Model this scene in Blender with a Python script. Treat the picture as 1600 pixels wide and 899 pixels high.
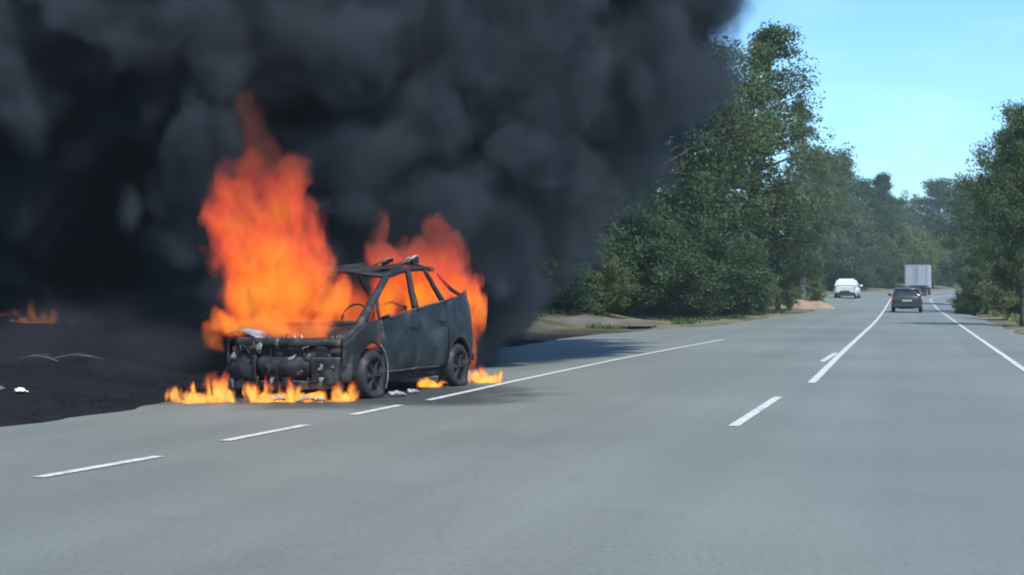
import bpy, bmesh, math, random
import numpy as np
from mathutils import Vector, Matrix, noise as mnoise

R = math.radians
scene = bpy.context.scene
for o in list(bpy.data.objects):
    bpy.data.objects.remove(o)

# ------------------------------------------------------------------ camera
F, CX, HY, CAMH = 2400.0, 800.0, 453.0, 1.30     # focal length (px of a 1600 px frame), frame centre, horizon row, eye height
cam_d = bpy.data.cameras.new('camera'); cam = bpy.data.objects.new('camera', cam_d)
scene.collection.objects.link(cam)
cam.location = (0, 0, CAMH); cam.rotation_euler = (R(90.084), 0, 0)
cam_d.sensor_width = 36; cam_d.lens = 36 * F / 1600; cam_d.clip_start = .05; cam_d.clip_end = 6000
scene.camera = cam

# ------------------------------------------------------------------ sky and sun
SUN_EL, SUN_AZ = R(57), R(152)          # azimuth from +Y, negative = to the left
world = bpy.data.worlds.new('World'); scene.world = world; world.use_nodes = True
wn = world.node_tree; wn.nodes.clear()
sky = wn.nodes.new('ShaderNodeTexSky'); sky.sky_type = 'NISHITA'; sky.sun_disc = False
sky.sun_elevation = SUN_EL; sky.sun_rotation = SUN_AZ
sky.air_density = 1.0; sky.dust_density = .6; sky.ozone_density = 1.6; sky.altitude = 100
tint = wn.nodes.new('ShaderNodeMix'); tint.data_type = 'RGBA'; tint.blend_type = 'MULTIPLY'
tint.inputs[0].default_value = 1.0; tint.inputs[7].default_value = (.61, .905, 1.15, 1)
wn.links.new(sky.outputs[0], tint.inputs[6])
# thin wisps of cloud
tcw = wn.nodes.new('ShaderNodeTexCoord'); mpw = wn.nodes.new('ShaderNodeMapping'); mpw.inputs['Scale'].default_value = (2.2, 2.2, 9)
nzw = wn.nodes.new('ShaderNodeTexNoise'); nzw.inputs['Scale'].default_value = 3.2; nzw.inputs['Detail'].default_value = 6; nzw.inputs['Distortion'].default_value = .6
rpw = wn.nodes.new('ShaderNodeValToRGB'); rpw.color_ramp.elements[0].position = .50; rpw.color_ramp.elements[1].position = .85
rpw.color_ramp.elements[1].color = (.09, .09, .09, 1)
cl = wn.nodes.new('ShaderNodeMix'); cl.data_type = 'RGBA'; cl.inputs[7].default_value = (8.5, 8.9, 9.2, 1)
wn.links.new(tcw.outputs['Generated'], mpw.inputs[0]); wn.links.new(mpw.outputs[0], nzw.inputs['Vector'])
wn.links.new(nzw.outputs['Fac'], rpw.inputs[0]); wn.links.new(rpw.outputs[0], cl.inputs[0]); wn.links.new(tint.outputs[2], cl.inputs[6])
bg = wn.nodes.new('ShaderNodeBackground'); bg.inputs[1].default_value = .112
wo = wn.nodes.new('ShaderNodeOutputWorld')
wn.links.new(cl.outputs[2], bg.inputs[0]); wn.links.new(bg.outputs[0], wo.inputs[0])
sun_d = bpy.data.lights.new('sun', 'SUN'); sun_d.energy = 3.6; sun_d.angle = R(.6); sun_d.color = (1, .95, .86)
sun = bpy.data.objects.new('sun', sun_d); scene.collection.objects.link(sun)
sv = Vector((math.sin(SUN_AZ) * math.cos(SUN_EL), math.cos(SUN_AZ) * math.cos(SUN_EL), math.sin(SUN_EL)))
sun.rotation_euler = sv.to_track_quat('Z', 'Y').to_euler(); sun.location = (0, 0, 60)
vs = scene.view_settings
vs.view_transform = 'Standard'; vs.look = 'None'; vs.gamma = 1; vs.use_curve_mapping = False; vs.exposure = 0.95
cy = scene.cycles
cy.volume_step_rate = 1.0; cy.volume_max_steps = 128; cy.volume_bounces = 0
cy.max_bounces = 5; cy.diffuse_bounces = 2; cy.glossy_bounces = 2; cy.transmission_bounces = 3; cy.transparent_max_bounces = 16
cy.filter_width = 2.0                    # a soft phone video
cy.sample_clamp_indirect = 4
cy.use_denoising = True; cy.denoising_input_passes = 'RGB_ALBEDO_NORMAL'
cy.use_adaptive_sampling = True; cy.adaptive_threshold = .02; cy.adaptive_min_samples = 56

# ------------------------------------------------------------------ small helpers
C = scene.collection
def link(o, parent=None):
    C.objects.link(o)
    if parent: o.parent = parent
    return o
def tag(o, label=None, cat=None, group=None, kind=None):
    if label: o['label'] = label
    if cat: o['category'] = cat
    if group: o['group'] = group
    if kind: o['kind'] = kind
    return o
def empty(name, loc=(0, 0, 0), rz=0, label=None, cat=None, group=None):
    o = bpy.data.objects.new(name, None); o.empty_display_size = .3
    o.location = loc; o.rotation_euler = (0, 0, rz)
    link(o); tag(o, label, cat, group); return o
def mesh_obj(name, verts, faces, mat, parent=None, smooth=False):
    me = bpy.data.meshes.new(name); me.from_pydata([tuple(v) for v in verts], [], [tuple(f) for f in faces]); me.update()
    if smooth: me.polygons.foreach_set('use_smooth', [True] * len(me.polygons))
    if mat: me.materials.append(mat)
    return link(bpy.data.objects.new(name, me), parent)
def dup_tree(o, loc, rz=0, sc=(1, 1, 1)):
    c = o.copy(); C.objects.link(c); c.location = loc; c.rotation_euler = (0, 0, rz); c.scale = sc
    for ch in list(o.children):
        d = ch.copy(); C.objects.link(d); d.parent = c
        for g in list(ch.children):
            e = g.copy(); C.objects.link(e); e.parent = d
    return c

class MB:
    """collects shapes of ONE piece"""
    def __init__(s): s.v = []; s.f = []
    def add(s, v, f):
        b = len(s.v); s.v += [tuple(x) for x in v]; s.f += [tuple(i + b for i in q) for q in f]; return s
    def box(s, x0, x1, y0, y1, z0, z1):
        return s.add([(x0,y0,z0),(x1,y0,z0),(x1,y1,z0),(x0,y1,z0),(x0,y0,z1),(x1,y0,z1),(x1,y1,z1),(x0,y1,z1)],
                     [(0,3,2,1),(4,5,6,7),(0,1,5,4),(1,2,6,5),(2,3,7,6),(3,0,4,7)])
    def tube(s, pts, rad, n=6, cap=True):
        pts = [Vector(p) for p in pts]; rad = rad if hasattr(rad, '__len__') else [rad] * len(pts)
        V = []; Fc = []
        for i, p in enumerate(pts):
            d = (pts[min(i + 1, len(pts) - 1)] - pts[max(i - 1, 0)]).normalized()
            a = d.cross(Vector((0, 0, 1)) if abs(d.z) < .9 else Vector((1, 0, 0))).normalized(); b = d.cross(a)
            for k in range(n):
                t = 2 * math.pi * k / n
                V.append(p + (a * math.cos(t) + b * math.sin(t)) * rad[i])
        for i in range(len(pts) - 1):
            for k in range(n):
                Fc.append((i*n+k, i*n+(k+1) % n, (i+1)*n+(k+1) % n, (i+1)*n+k))
        if cap:
            Fc.append(tuple(reversed(range(n)))); Fc.append(tuple((len(pts)-1)*n + k for k in range(n)))
        return s.add(V, Fc)
    def sheet(s, fn, nu, nv, thick=0.0, nrm=None):
        """grid surface fn(u, v) in 0..1, optionally given a thickness"""
        g = [[Vector(fn(i / nu, j / nv)) for j in range(nv + 1)] for i in range(nu + 1)]
        V = [p for row in g for p in row]; idx = lambda i, j: i * (nv + 1) + j
        Fc = [(idx(i,j), idx(i+1,j), idx(i+1,j+1), idx(i,j+1)) for i in range(nu) for j in range(nv)]
        if thick:
            N = len(V); off = []
            for i in range(nu + 1):
                for j in range(nv + 1):
                    du = g[min(i+1, nu)][j] - g[max(i-1, 0)][j]; dv = g[i][min(j+1, nv)] - g[i][max(j-1, 0)]
                    nn = du.cross(dv); nn = nn.normalized() if nn.length > 1e-9 else Vector((0, 0, 1))
                    off.append(g[i][j] - nn * thick)
            V += off; Fc += [tuple(N + k for k in reversed(q)) for q in Fc]
            ring = [idx(i, 0) for i in range(nu + 1)] + [idx(nu, j) for j in range(1, nv + 1)] + \
                   [idx(i, nv) for i in range(nu - 1, -1, -1)] + [idx(0, j) for j in range(nv - 1, 0, -1)]
            for k in range(len(ring)):
                a, b = ring[k], ring[(k + 1) % len(ring)]; Fc.append((b, a, N + a, N + b))
        return s.add(V, Fc)
    def build(s, name, mat, parent=None, smooth=False):
        return mesh_obj(name, s.v, s.f, mat, parent, smooth)

def nz(x, y, z=0, sc=1.0): return mnoise.noise(Vector((x * sc, y * sc, z * sc)))

# ------------------------------------------------------------------ materials
def new_mat(name):
    m = bpy.data.materials.new(name); m.use_nodes = True; t = m.node_tree; t.nodes.clear()
    out = t.nodes.new('ShaderNodeOutputMaterial'); return m, t, out
def nd(t, typ, **kw):
    n = t.nodes.new(typ)
    for k, v in kw.items():
        if k.startswith('i_'):
            n.inputs[k[2:].replace('_', ' ')].default_value = v
        else: setattr(n, k, v)
    return n
def ramp(t, src, stops):
    r = t.nodes.new('ShaderNodeValToRGB'); e = r.color_ramp.elements
    while len(e) < len(stops): e.new(.5)
    for k, (p, c) in enumerate(stops):
        e[k].position = p; e[k].color = (c if hasattr(c, '__len__') else (c, c, c)) + ((1,) if (not hasattr(c, '__len__') or len(c) == 3) else ())
    t.links.new(src, r.inputs[0]); return r.outputs[0]
def noise_tex(t, scale, detail=3, rough=.5, dist=0, coord='Object', vec=None):
    n = nd(t, 'ShaderNodeTexNoise'); n.inputs['Scale'].default_value = scale; n.inputs['Detail'].default_value = detail
    n.inputs['Roughness'].default_value = rough; n.inputs['Distortion'].default_value = dist
    if vec is None:
        tc = nd(t, 'ShaderNodeTexCoord'); vec = tc.outputs[coord]
    t.links.new(vec, n.inputs['Vector']); return n
def mixc(t, fac, a, b, mode='MIX'):
    m = nd(t, 'ShaderNodeMix', data_type='RGBA', blend_type=mode)
    for s, x in ((0, fac), (6, a), (7, b)):
        if hasattr(x, 'is_linked'): t.links.new(x, m.inputs[s])
        elif hasattr(x, '__len__'): m.inputs[s].default_value = tuple(x) + ((1,) if len(x) == 3 else ())
        else: m.inputs[s].default_value = x
    return m.outputs[2]
def pbr(name, c1, c2=None, scale=3.0, rough=.6, metal=0.0, spec=.5, bump=0.0, bscale=30, c3=None, s3=12.0, lo3=.55, hi3=.7, detail=4, coat=0.0, lo=.35, hi=.65, rough2=None):
    m, t, out = new_mat(name); b = nd(t, 'ShaderNodeBsdfPrincipled')
    b.inputs['Roughness'].default_value = rough; b.inputs['Metallic'].default_value = metal
    b.inputs['Specular IOR Level'].default_value = spec; b.inputs['Coat Weight'].default_value = coat
    if c2 is None: b.inputs['Base Color'].default_value = tuple(c1) + (1,)
    else:
        n = noise_tex(t, scale, detail); col = ramp(t, n.outputs['Fac'], [(lo, tuple(c1)), (hi, tuple(c2))])
        if c3 is not None:
            n3 = noise_tex(t, s3, 5, .6); f3 = ramp(t, n3.outputs['Fac'], [(lo3, 0.0), (hi3, 1.0)]); col = mixc(t, f3, col, c3)
        t.links.new(col, b.inputs['Base Color'])
        if rough2 is not None:
            t.links.new(ramp(t, n.outputs['Fac'], [(lo, rough), (hi, rough2)]), b.inputs['Roughness'])
    if bump:
        nb = noise_tex(t, bscale, 4); bp = nd(t, 'ShaderNodeBump'); bp.inputs['Strength'].default_value = bump; bp.inputs['Distance'].default_value = .02
        t.links.new(nb.outputs['Fac'], bp.inputs['Height']); t.links.new(bp.outputs[0], b.inputs['Normal'])
    t.links.new(b.outputs[0], out.inputs[0]); return m

def mat_asphalt():
    m, t, out = new_mat('asphalt'); b = nd(t, 'ShaderNodeBsdfPrincipled')
    big = noise_tex(t, .16, 4, .55); fine = noise_tex(t, 26, 3, .7); mid = noise_tex(t, 1.3, 4, .6, .4)
    base = ramp(t, big.outputs['Fac'], [(.3, (.106, .119, .106)), (.7, (.150, .166, .148))])
    base = mixc(t, .38, base, ramp(t, fine.outputs['Fac'], [(.3, (.45, .45, .45)), (.72, (1.45, 1.45, 1.45))]), 'MULTIPLY')
    base = mixc(t, ramp(t, mid.outputs['Fac'], [(.56, 0.0), (.74, .28)]), base, (.075, .078, .080))
    # stretched wheel-track polish along the road
    tc = nd(t, 'ShaderNodeTexCoord'); m0 = nd(t, 'ShaderNodeMapping'); m0.inputs['Rotation'].default_value = (0, 0, R(14.5)); mp = nd(t, 'ShaderNodeMapping'); mp.inputs['Scale'].default_value = (1.1, .02, 1)
    t.links.new(tc.outputs['Object'], m0.inputs[0]); t.links.new(m0.outputs[0], mp.inputs[0]); st = noise_tex(t, 1.0, 3, .5, vec=mp.outputs[0])
    base = mixc(t, .5, base, ramp(t, st.outputs['Fac'], [(.3, (.78, .78, .79)), (.7, (1.14, 1.14, 1.13))]), 'MULTIPLY')
    # soot and burnt fluid round the wreck
    vd = nd(t, 'ShaderNodeVectorMath', operation='DISTANCE'); t.links.new(tc.outputs['Object'], vd.inputs[0]); vd.inputs[1].default_value = (-2.1, 19.4, 0)
    sn = noise_tex(t, 1.1, 5, .65); sa = nd(t, 'ShaderNodeMath', operation='MULTIPLY_ADD'); t.links.new(sn.outputs['Fac'], sa.inputs[0]); sa.inputs[1].default_value = 2.6; t.links.new(vd.outputs['Value'], sa.inputs[2])
    sm_ = nd(t, 'ShaderNodeMapRange', interpolation_type='SMOOTHSTEP'); t.links.new(sa.outputs[0], sm_.inputs[0]); sm_.inputs[1].default_value = 3.0; sm_.inputs[2].default_value = 4.4; sm_.inputs[3].default_value = .85; sm_.inputs[4].default_value = 0
    base = mixc(t, sm_.outputs[0], base, (.016, .017, .019))
    # sealed cracks
    vo = nd(t, 'ShaderNodeTexVoronoi', feature='DISTANCE_TO_EDGE'); vo.inputs['Scale'].default_value = .22; wz = noise_tex(t, .8, 3); wa = mixc(t, .25, tc.outputs['Object'], wz.outputs['Color'], 'ADD'); t.links.new(wa, vo.inputs['Vector'])
    base = mixc(t, ramp(t, vo.outputs['Distance'], [(.0, .10), (.006, 0.0)]), base, (.05, .052, .055))
    t.links.new(base, b.inputs['Base Color'])
    b.inputs['Roughness'].default_value = .62; b.inputs['Specular IOR Level'].default_value = .5
    bp = nd(t, 'ShaderNodeBump'); bp.inputs['Strength'].default_value = .35; bp.inputs['Distance'].default_value = .008
    t.links.new(fine.outputs['Fac'], bp.inputs['Height']); t.links.new(bp.outputs[0], b.inputs['Normal'])
    t.links.new(b.outputs[0], out.inputs[0]); return m
M = {}
M['asphalt'] = mat_asphalt()
M['paint'] = pbr('road_paint', (.52, .54, .52), (.36, .38, .36), 5, .6, c3=(.22, .23, .22), s3=14, lo3=.50, hi3=.66)
M['soot'] = pbr('soot_metal', (.007, .008, .011), (.021, .024, .029), 2.6, .7, .1, .35, .6, 14, c3=(.085, .065, .055), s3=5.1, lo3=.57, hi3=.70, detail=6)
M['panel'] = pbr('scorched_paint', (.004, .006, .008), (.011, .016, .021), 2.4, .55, .2, .5, .35, 9, c3=(.06, .062, .064), s3=2.4, lo3=.52, hi3=.76, detail=6)
M['ash'] = pbr('ash', (.30, .31, .33), (.10, .11, .12), 6, .85, bump=.6, bscale=25)
M['paleash'] = pbr('pale_ash', (.46, .44, .42), (.16, .15, .15), 9, .9, bump=.5, bscale=30)
M['burnrust'] = pbr('burnt_bare_metal', (.05, .04, .035), (.12, .09, .075), 4, .7, .4, c3=(.22, .20, .19), s3=7)
M['bark'] = pbr('bark', (.045, .038, .030), (.095, .082, .068), 3, .9, bump=.6, bscale=8)
M['greybark'] = pbr('grey_bark', (.10, .095, .085), (.20, .19, .17), 2.5, .9, bump=.5, bscale=8)
M['rubber'] = pbr('rubber', (.018, .018, .019), (.035, .035, .036), 8, .8)
M['rim'] = pbr('alloy', (.30, .31, .32), (.40, .41, .42), 5, .35, .8)
M['darkpaint'] = pbr('graphite_car_paint', (.035, .042, .046), (.050, .058, .062), 3, .28, .35, .5, coat=.6)
M['whitepaint'] = pbr('white_car_paint', (.50, .54, .52), (.56, .59, .57), 2, .3, 0, .5, coat=.5)
M['glass'] = pbr('dark_glass', (.012, .016, .018), (.02, .024, .026), 2, .06, 0, .8)
M['trim'] = pbr('black_plastic', (.015, .016, .017), (.03, .031, .032), 5, .6)
M['redlens'] = pbr('red_lens', (.09, .010, .010), (.13, .015, .014), 6, .15, coat=.5)
M['lamp'] = pbr('clear_lens', (.55, .57, .58), (.70, .72, .72), 6, .12, coat=.6)
M['plate'] = pbr('number_plate', (.30, .30, .27), (.36, .36, .32), 9, .45)
M['boxpanel'] = pbr('grey_box_panel', (.24, .27, .31), (.28, .31, .35), .8, .55, c3=(.17, .20, .23), s3=2.5, lo3=.62, hi3=.8)
M['scrap'] = pbr('pale_litter', (.68, .68, .70), (.45, .46, .48), 8, .7)
M['stick'] = pbr('bleached_wood', (.07, .07, .075), (.12, .12, .125), 6, .85)
M['brownearth'] = pbr('brown_earth', (.055, .048, .040), (.10, .085, .070), .9, .95, bump=.6, bscale=6, c3=(.07, .08, .05), s3=1.6)
M['earth'] = pbr('orange_earth', (.16, .105, .07), (.25, .17, .12), .8, .95, bump=.6, bscale=6, c3=(.12, .12, .07), s3=1.6)
M['stone'] = pbr('stone', (.16, .15, .135), (.30, .28, .25), 3, .9, bump=.6, bscale=12)

def leaf_mat(name, c1, c2, c3):
    m, t, out = new_mat(name)
    gi = nd(t, 'ShaderNodeNewGeometry'); big = noise_tex(t, .35, 3, .6)
    col = ramp(t, gi.outputs['Random Per Island'], [(0, c1), (.6, c2), (1, c3)])
    col = mixc(t, .6, col, ramp(t, big.outputs['Fac'], [(.36, (.62, .68, .70)), (.64, (1.35, 1.28, 1.12))]), 'MULTIPLY')
    d = nd(t, 'ShaderNodeBsdfDiffuse'); tr = nd(t, 'ShaderNodeBsdfTranslucent'); mx = nd(t, 'ShaderNodeMixShader'); mx.inputs[0].default_value = .3
    t.links.new(col, d.inputs[0]); t.links.new(col, tr.inputs[0]); t.links.new(d.outputs[0], mx.inputs[1]); t.links.new(tr.outputs[0], mx.inputs[2])
    t.links.new(mx.outputs[0], out.inputs[0]); return m
M['leaf_a'] = leaf_mat('oak_leaves', (.048, .080, .034), (.082, .122, .052), (.125, .165, .078))
M['leaf_b'] = leaf_mat('willow_leaves', (.060, .090, .055), (.095, .130, .080), (.150, .180, .125))
M['leaf_c'] = leaf_mat('dark_leaves', (.032, .060, .033), (.052, .090, .047), (.082, .122, .064))
M['leaf_d'] = leaf_mat('bush_leaves', (.070, .100, .040), (.110, .145, .060), (.17, .20, .09))
M['drygrass'] = leaf_mat('dry_grass', (.12, .13, .05), (.20, .21, .08), (.30, .29, .14))
M['burntgrass'] = leaf_mat('burnt_stubble', (.006, .007, .008), (.012, .012, .014), (.03, .028, .03))

# ------------------------------------------------------------------ the lie of the land: s along the road, n to its right
DX, DY = .25, .9682458
def bend(s): return (s - 140.0) ** 2 / 700.0 if s > 140 else 0.0
def W(s, n):
    n = n + bend(s); return (s * DX + n * DY, s * DY - n * DX)
def SN(x, y):
    s = x * DX + y * DY; n = x * DY - y * DX; return s, n - bend(s)
def sstep(a, b, x):
    t = min(1, max(0, (x - a) / (b - a))); return t * t * (3 - 2 * t)
def zroad(s, n):
    bank = .055 * sstep(70, 145, s)
    return bank * (2.0 - max(-14, min(6, n))) + max(0, s - 95) * .0072 * sstep(90, 140, s) - max(0, s - 260) * .004
LEFT = [(-60, -8.7), (0, -8.7), (14, -8.6), (22, -8.8), (44, -9.2), (50, -8.5), (58, -6.9), (76, -6.6), (90, -5.4), (105, -6.4), (150, -7.2), (600, -7.0)]
def left_edge(s):
    for (a, x), (b, y) in zip(LEFT, LEFT[1:]):
        if s <= b: return x + (y - x) * sstep(a, b, s) + .22 * nz(s, 3.3, 0, .7) + .16 * nz(s, 7, 0, 1.9)
    return LEFT[-1][1]
def right_edge(s): return 3.3 + .25 * nz(s, 11, 0, .35) + 1.5 * sstep(150, 260, s)
def zground(s, n):
    z = zroad(s, n); le = left_edge(s); re = right_edge(s)
    if n < le:
        d = le - n; z += -.05 + .05 * max(0, d - 1.2) * sstep(1, 4, d) * (1 if d < 40 else 40 / d) + .10 * sstep(0, 3, d) * nz(s, n, 0, .35) + .05 * sstep(0, 1, d) * nz(s, n, 2, 1.4)
        if s > 45: z += .5 * sstep(2, 9, d)
    elif n > re:
        d = n - re; z += -.05 + .10 * sstep(.5, 3, d) + .06 * max(0, d - 4) * (1 if d < 40 else 40 / d) + .09 * sstep(0, 3, d) * nz(s, n, 0, .4)
    else: z -= .12
    return z
def gz(x, y): return zground(*SN(x, y))
def P(px, D):                      # a point on the ground in the photograph's column px, D metres ahead
    x = (px - CX) * D / F; return Vector((x, D, gz(x, D)))
def PZ(px, py, D): return Vector(((px - CX) * D / F, D, CAMH + (HY - py) * D / F))

# ground
def mat_ground():
    m, t, out = new_mat('verge_soil'); b = nd(t, 'ShaderNodeBsdfPrincipled'); b.inputs['Roughness'].default_value = .95; b.inputs['Specular IOR Level'].default_value = .06
    a = noise_tex(t, .5, 5, .65); f = noise_tex(t, 7, 4, .7)
    green = ramp(t, a.outputs['Fac'], [(.35, (.055, .060, .035)), (.5, (.11, .105, .065)), (.68, (.20, .175, .125))])
    green = mixc(t, .6, green, ramp(t, f.outputs['Fac'], [(.3, (.5, .5, .5)), (.7, (1.4, 1.4, 1.4))]), 'MULTIPLY')
    burnt = ramp(t, f.outputs['Fac'], [(.35, (.005, .006, .008)), (.62, (.013, .013, .016)), (.82, (.045, .043, .047))])
    vc = nd(t, 'ShaderNodeVertexColor', layer_name='burn')
    t.links.new(mixc(t, vc.outputs[0], green, burnt), b.inputs['Base Color'])
    bp = nd(t, 'ShaderNodeBump'); bp.inputs['Strength'].default_value = .7; bp.inputs['Distance'].default_value = .05
    t.links.new(f.outputs['Fac'], bp.inputs['Height']); t.links.new(bp.outputs[0], b.inputs['Normal'])
    t.links.new(b.outputs[0], out.inputs[0]); return m
M['ground'] = mat_ground()
def burn_amount(s, n):
    q = 1 - sstep(*((44, 56) if n > -14 else (74, 92)), s + 5 * nz(s, n, 0, .12)); return q * sstep(0, .5, -7.7 - n + .5 * nz(s, n, 5, .6)) if n < 0 else 0
ss = list(np.arange(-40, 6, 6.0)) + list(np.arange(6, 60, .6)) + list(np.arange(60, 130, 1.6)) + list(np.arange(130, 300, 5)) + [320, 360, 420, 520, 700]
ns = [-420, -260, -160, -100, -70, -52] + list(np.arange(-44, -14, 1.5)) + list(np.arange(-14, -4, .4)) + [-3, 0, 2] + list(np.arange(2.8, 9, .4)) + list(np.arange(9, 30, 2)) + [34, 45, 70, 110, 200, 400]
gv = []; gf = []; burn = []
for s in ss:
    for n in ns:
        x, y = W(s, n) if s < 330 else W(330, n)
        if s >= 330: x += (s - 330) * DX; y += (s - 330) * DY
        gv.append((x, y, zground(min(s, 330), n))); burn.append(burn_amount(s, n))
nn_ = len(ns)
for i in range(len(ss) - 1):
    for j in range(nn_ - 1): gf.append((i*nn_+j, i*nn_+j+1, (i+1)*nn_+j+1, (i+1)*nn_+j))
ground = mesh_obj('ground', gv, gf, M['ground'], None, True); ground['kind'] = 'structure'
ca = ground.data.color_attributes.new('burn', 'FLOAT_COLOR', 'POINT')
ca.data.foreach_set('color', np.repeat(np.array(burn, 'f')[:, None], 4, 1).ravel())

# road
rs = list(np.arange(-30, 10, 1.0)) + list(np.arange(10, 40, .3)) + list(np.arange(40, 130, 1.0)) + list(np.arange(130, 331, 4.0)); rv = []; rf = []
K = 18
for s in rs:
    l, r = left_edge(s), right_edge(s)
    for k in range(K + 1):
        n = l + (r - l) * k / K; x, y = W(s, n); z = zroad(s, n) - (.05 if k in (0, K) else 0)
        rv.append((x, y, z))
for i in range(len(rs) - 1):
    for k in range(K): rf.append((i*(K+1)+k, i*(K+1)+k+1, (i+1)*(K+1)+k+1, (i+1)*(K+1)+k))
road = mesh_obj('road', rv, rf, M['asphalt'], None, True); road['kind'] = 'structure'

def strip(name, pts, w, label=None, seed=0):
    """a painted line through (s, n) points"""
    v = []; f = []; q = []
    for (a, b), (c, d) in zip(pts, pts[1:]):
        k = max(1, int(abs(c - a) / .8)); q += [(a + (c - a) * i / k, b + (d - b) * i / k) for i in range(k)]
    q.append(pts[-1])
    for i, (s, n) in enumerate(q):
        e = .008 * nz(s, seed, 0, 6.0)
        for sg in (-1, 1):
            x, y = W(s, n + sg * w / 2 + e); v.append((x, y, zroad(s, n + sg * w / 2) + .007))
    for i in range(len(q) - 1): f.append((2*i, 2*i+1, 2*i+3, 2*i+2))
    o = mesh_obj(name, v, f, M['paint'], road); 
    if label: o['label'] = label
    return o
def g(px, py):                     # photograph point on the flat near road -> (s, n)
    D = CAMH * F / (py - HY); return SN((px - CX) * D / F, D)
strip('edge_dash', [g(60, 747), g(248, 714)], .105, seed=1)
strip('edge_dash', [g(350, 690), g(478, 665)], .105, seed=2)
strip('edge_dash', [g(550, 649), g(625, 634)], .105, seed=3)
strip('edge_line', [g(670, 626), g(800, 597), g(960, 563), g(1060, 544), g(1130, 531)], .105, 'solid white line along the left lane')
strip('lane_dash', [g(1146, 667), g(1216, 621)], .105, seed=4)
strip('lane_dash', [g(1284, 566), g(1306, 552)], .105, seed=5)
strip('lane_line', [g(1268, 599), g(1312, 555), g(1366, 505), (110, -1.50), (140, -1.50), (320, -1.5)], .115, 'solid white line in the middle of the road')
strip('edge_line', [(5, 1.9), g(1600, 578), g(1525, 526), (90, 1.85), (140, 1.9), (320, 1.9)], .105, 'solid white line along the right lane')

# ------------------------------------------------------------------ trees
rng = np.random.default_rng(7)
def leaf_mesh(name, centres, spread, per, size, mat, seed, flat=.75):
    """leaf clumps: per small rhombic leaves scattered round each centre"""
    r = np.random.default_rng(seed); c = np.repeat(np.asarray(centres, float), per, 0); sp = np.repeat(np.asarray(spread, float), per)
    N = len(c); off = r.normal(size=(N, 3)); off *= np.minimum(1, 1.55 / np.linalg.norm(off, axis=1))[:, None]
    off[:, 2] *= flat; p = c + off * sp[:, None]
    a = r.normal(size=(N, 3)); a /= np.linalg.norm(a, axis=1)[:, None]
    b = np.cross(a, r.normal(size=(N, 3))); b /= np.linalg.norm(b, axis=1)[:, None]
    L = size * r.uniform(.6, 1.35, N)[:, None]; Wd = L * r.uniform(.38, .62, N)[:, None]
    v = np.stack([p - a * L, p + b * Wd, p + a * L, p - b * Wd], 1).reshape(-1, 3).astype('f')
    me = bpy.data.meshes.new(name); me.vertices.add(4 * N); me.vertices.foreach_set('co', v.ravel())
    me.loops.add(4 * N); me.loops.foreach_set('vertex_index', np.arange(4 * N, dtype='i'))
    me.polygons.add(N); me.polygons.foreach_set('loop_start', np.arange(0, 4 * N, 4, dtype='i')); me.polygons.foreach_set('loop_total', np.full(N, 4, 'i'))
    me.materials.append(mat); me.update(calc_edges=True); return me

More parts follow.
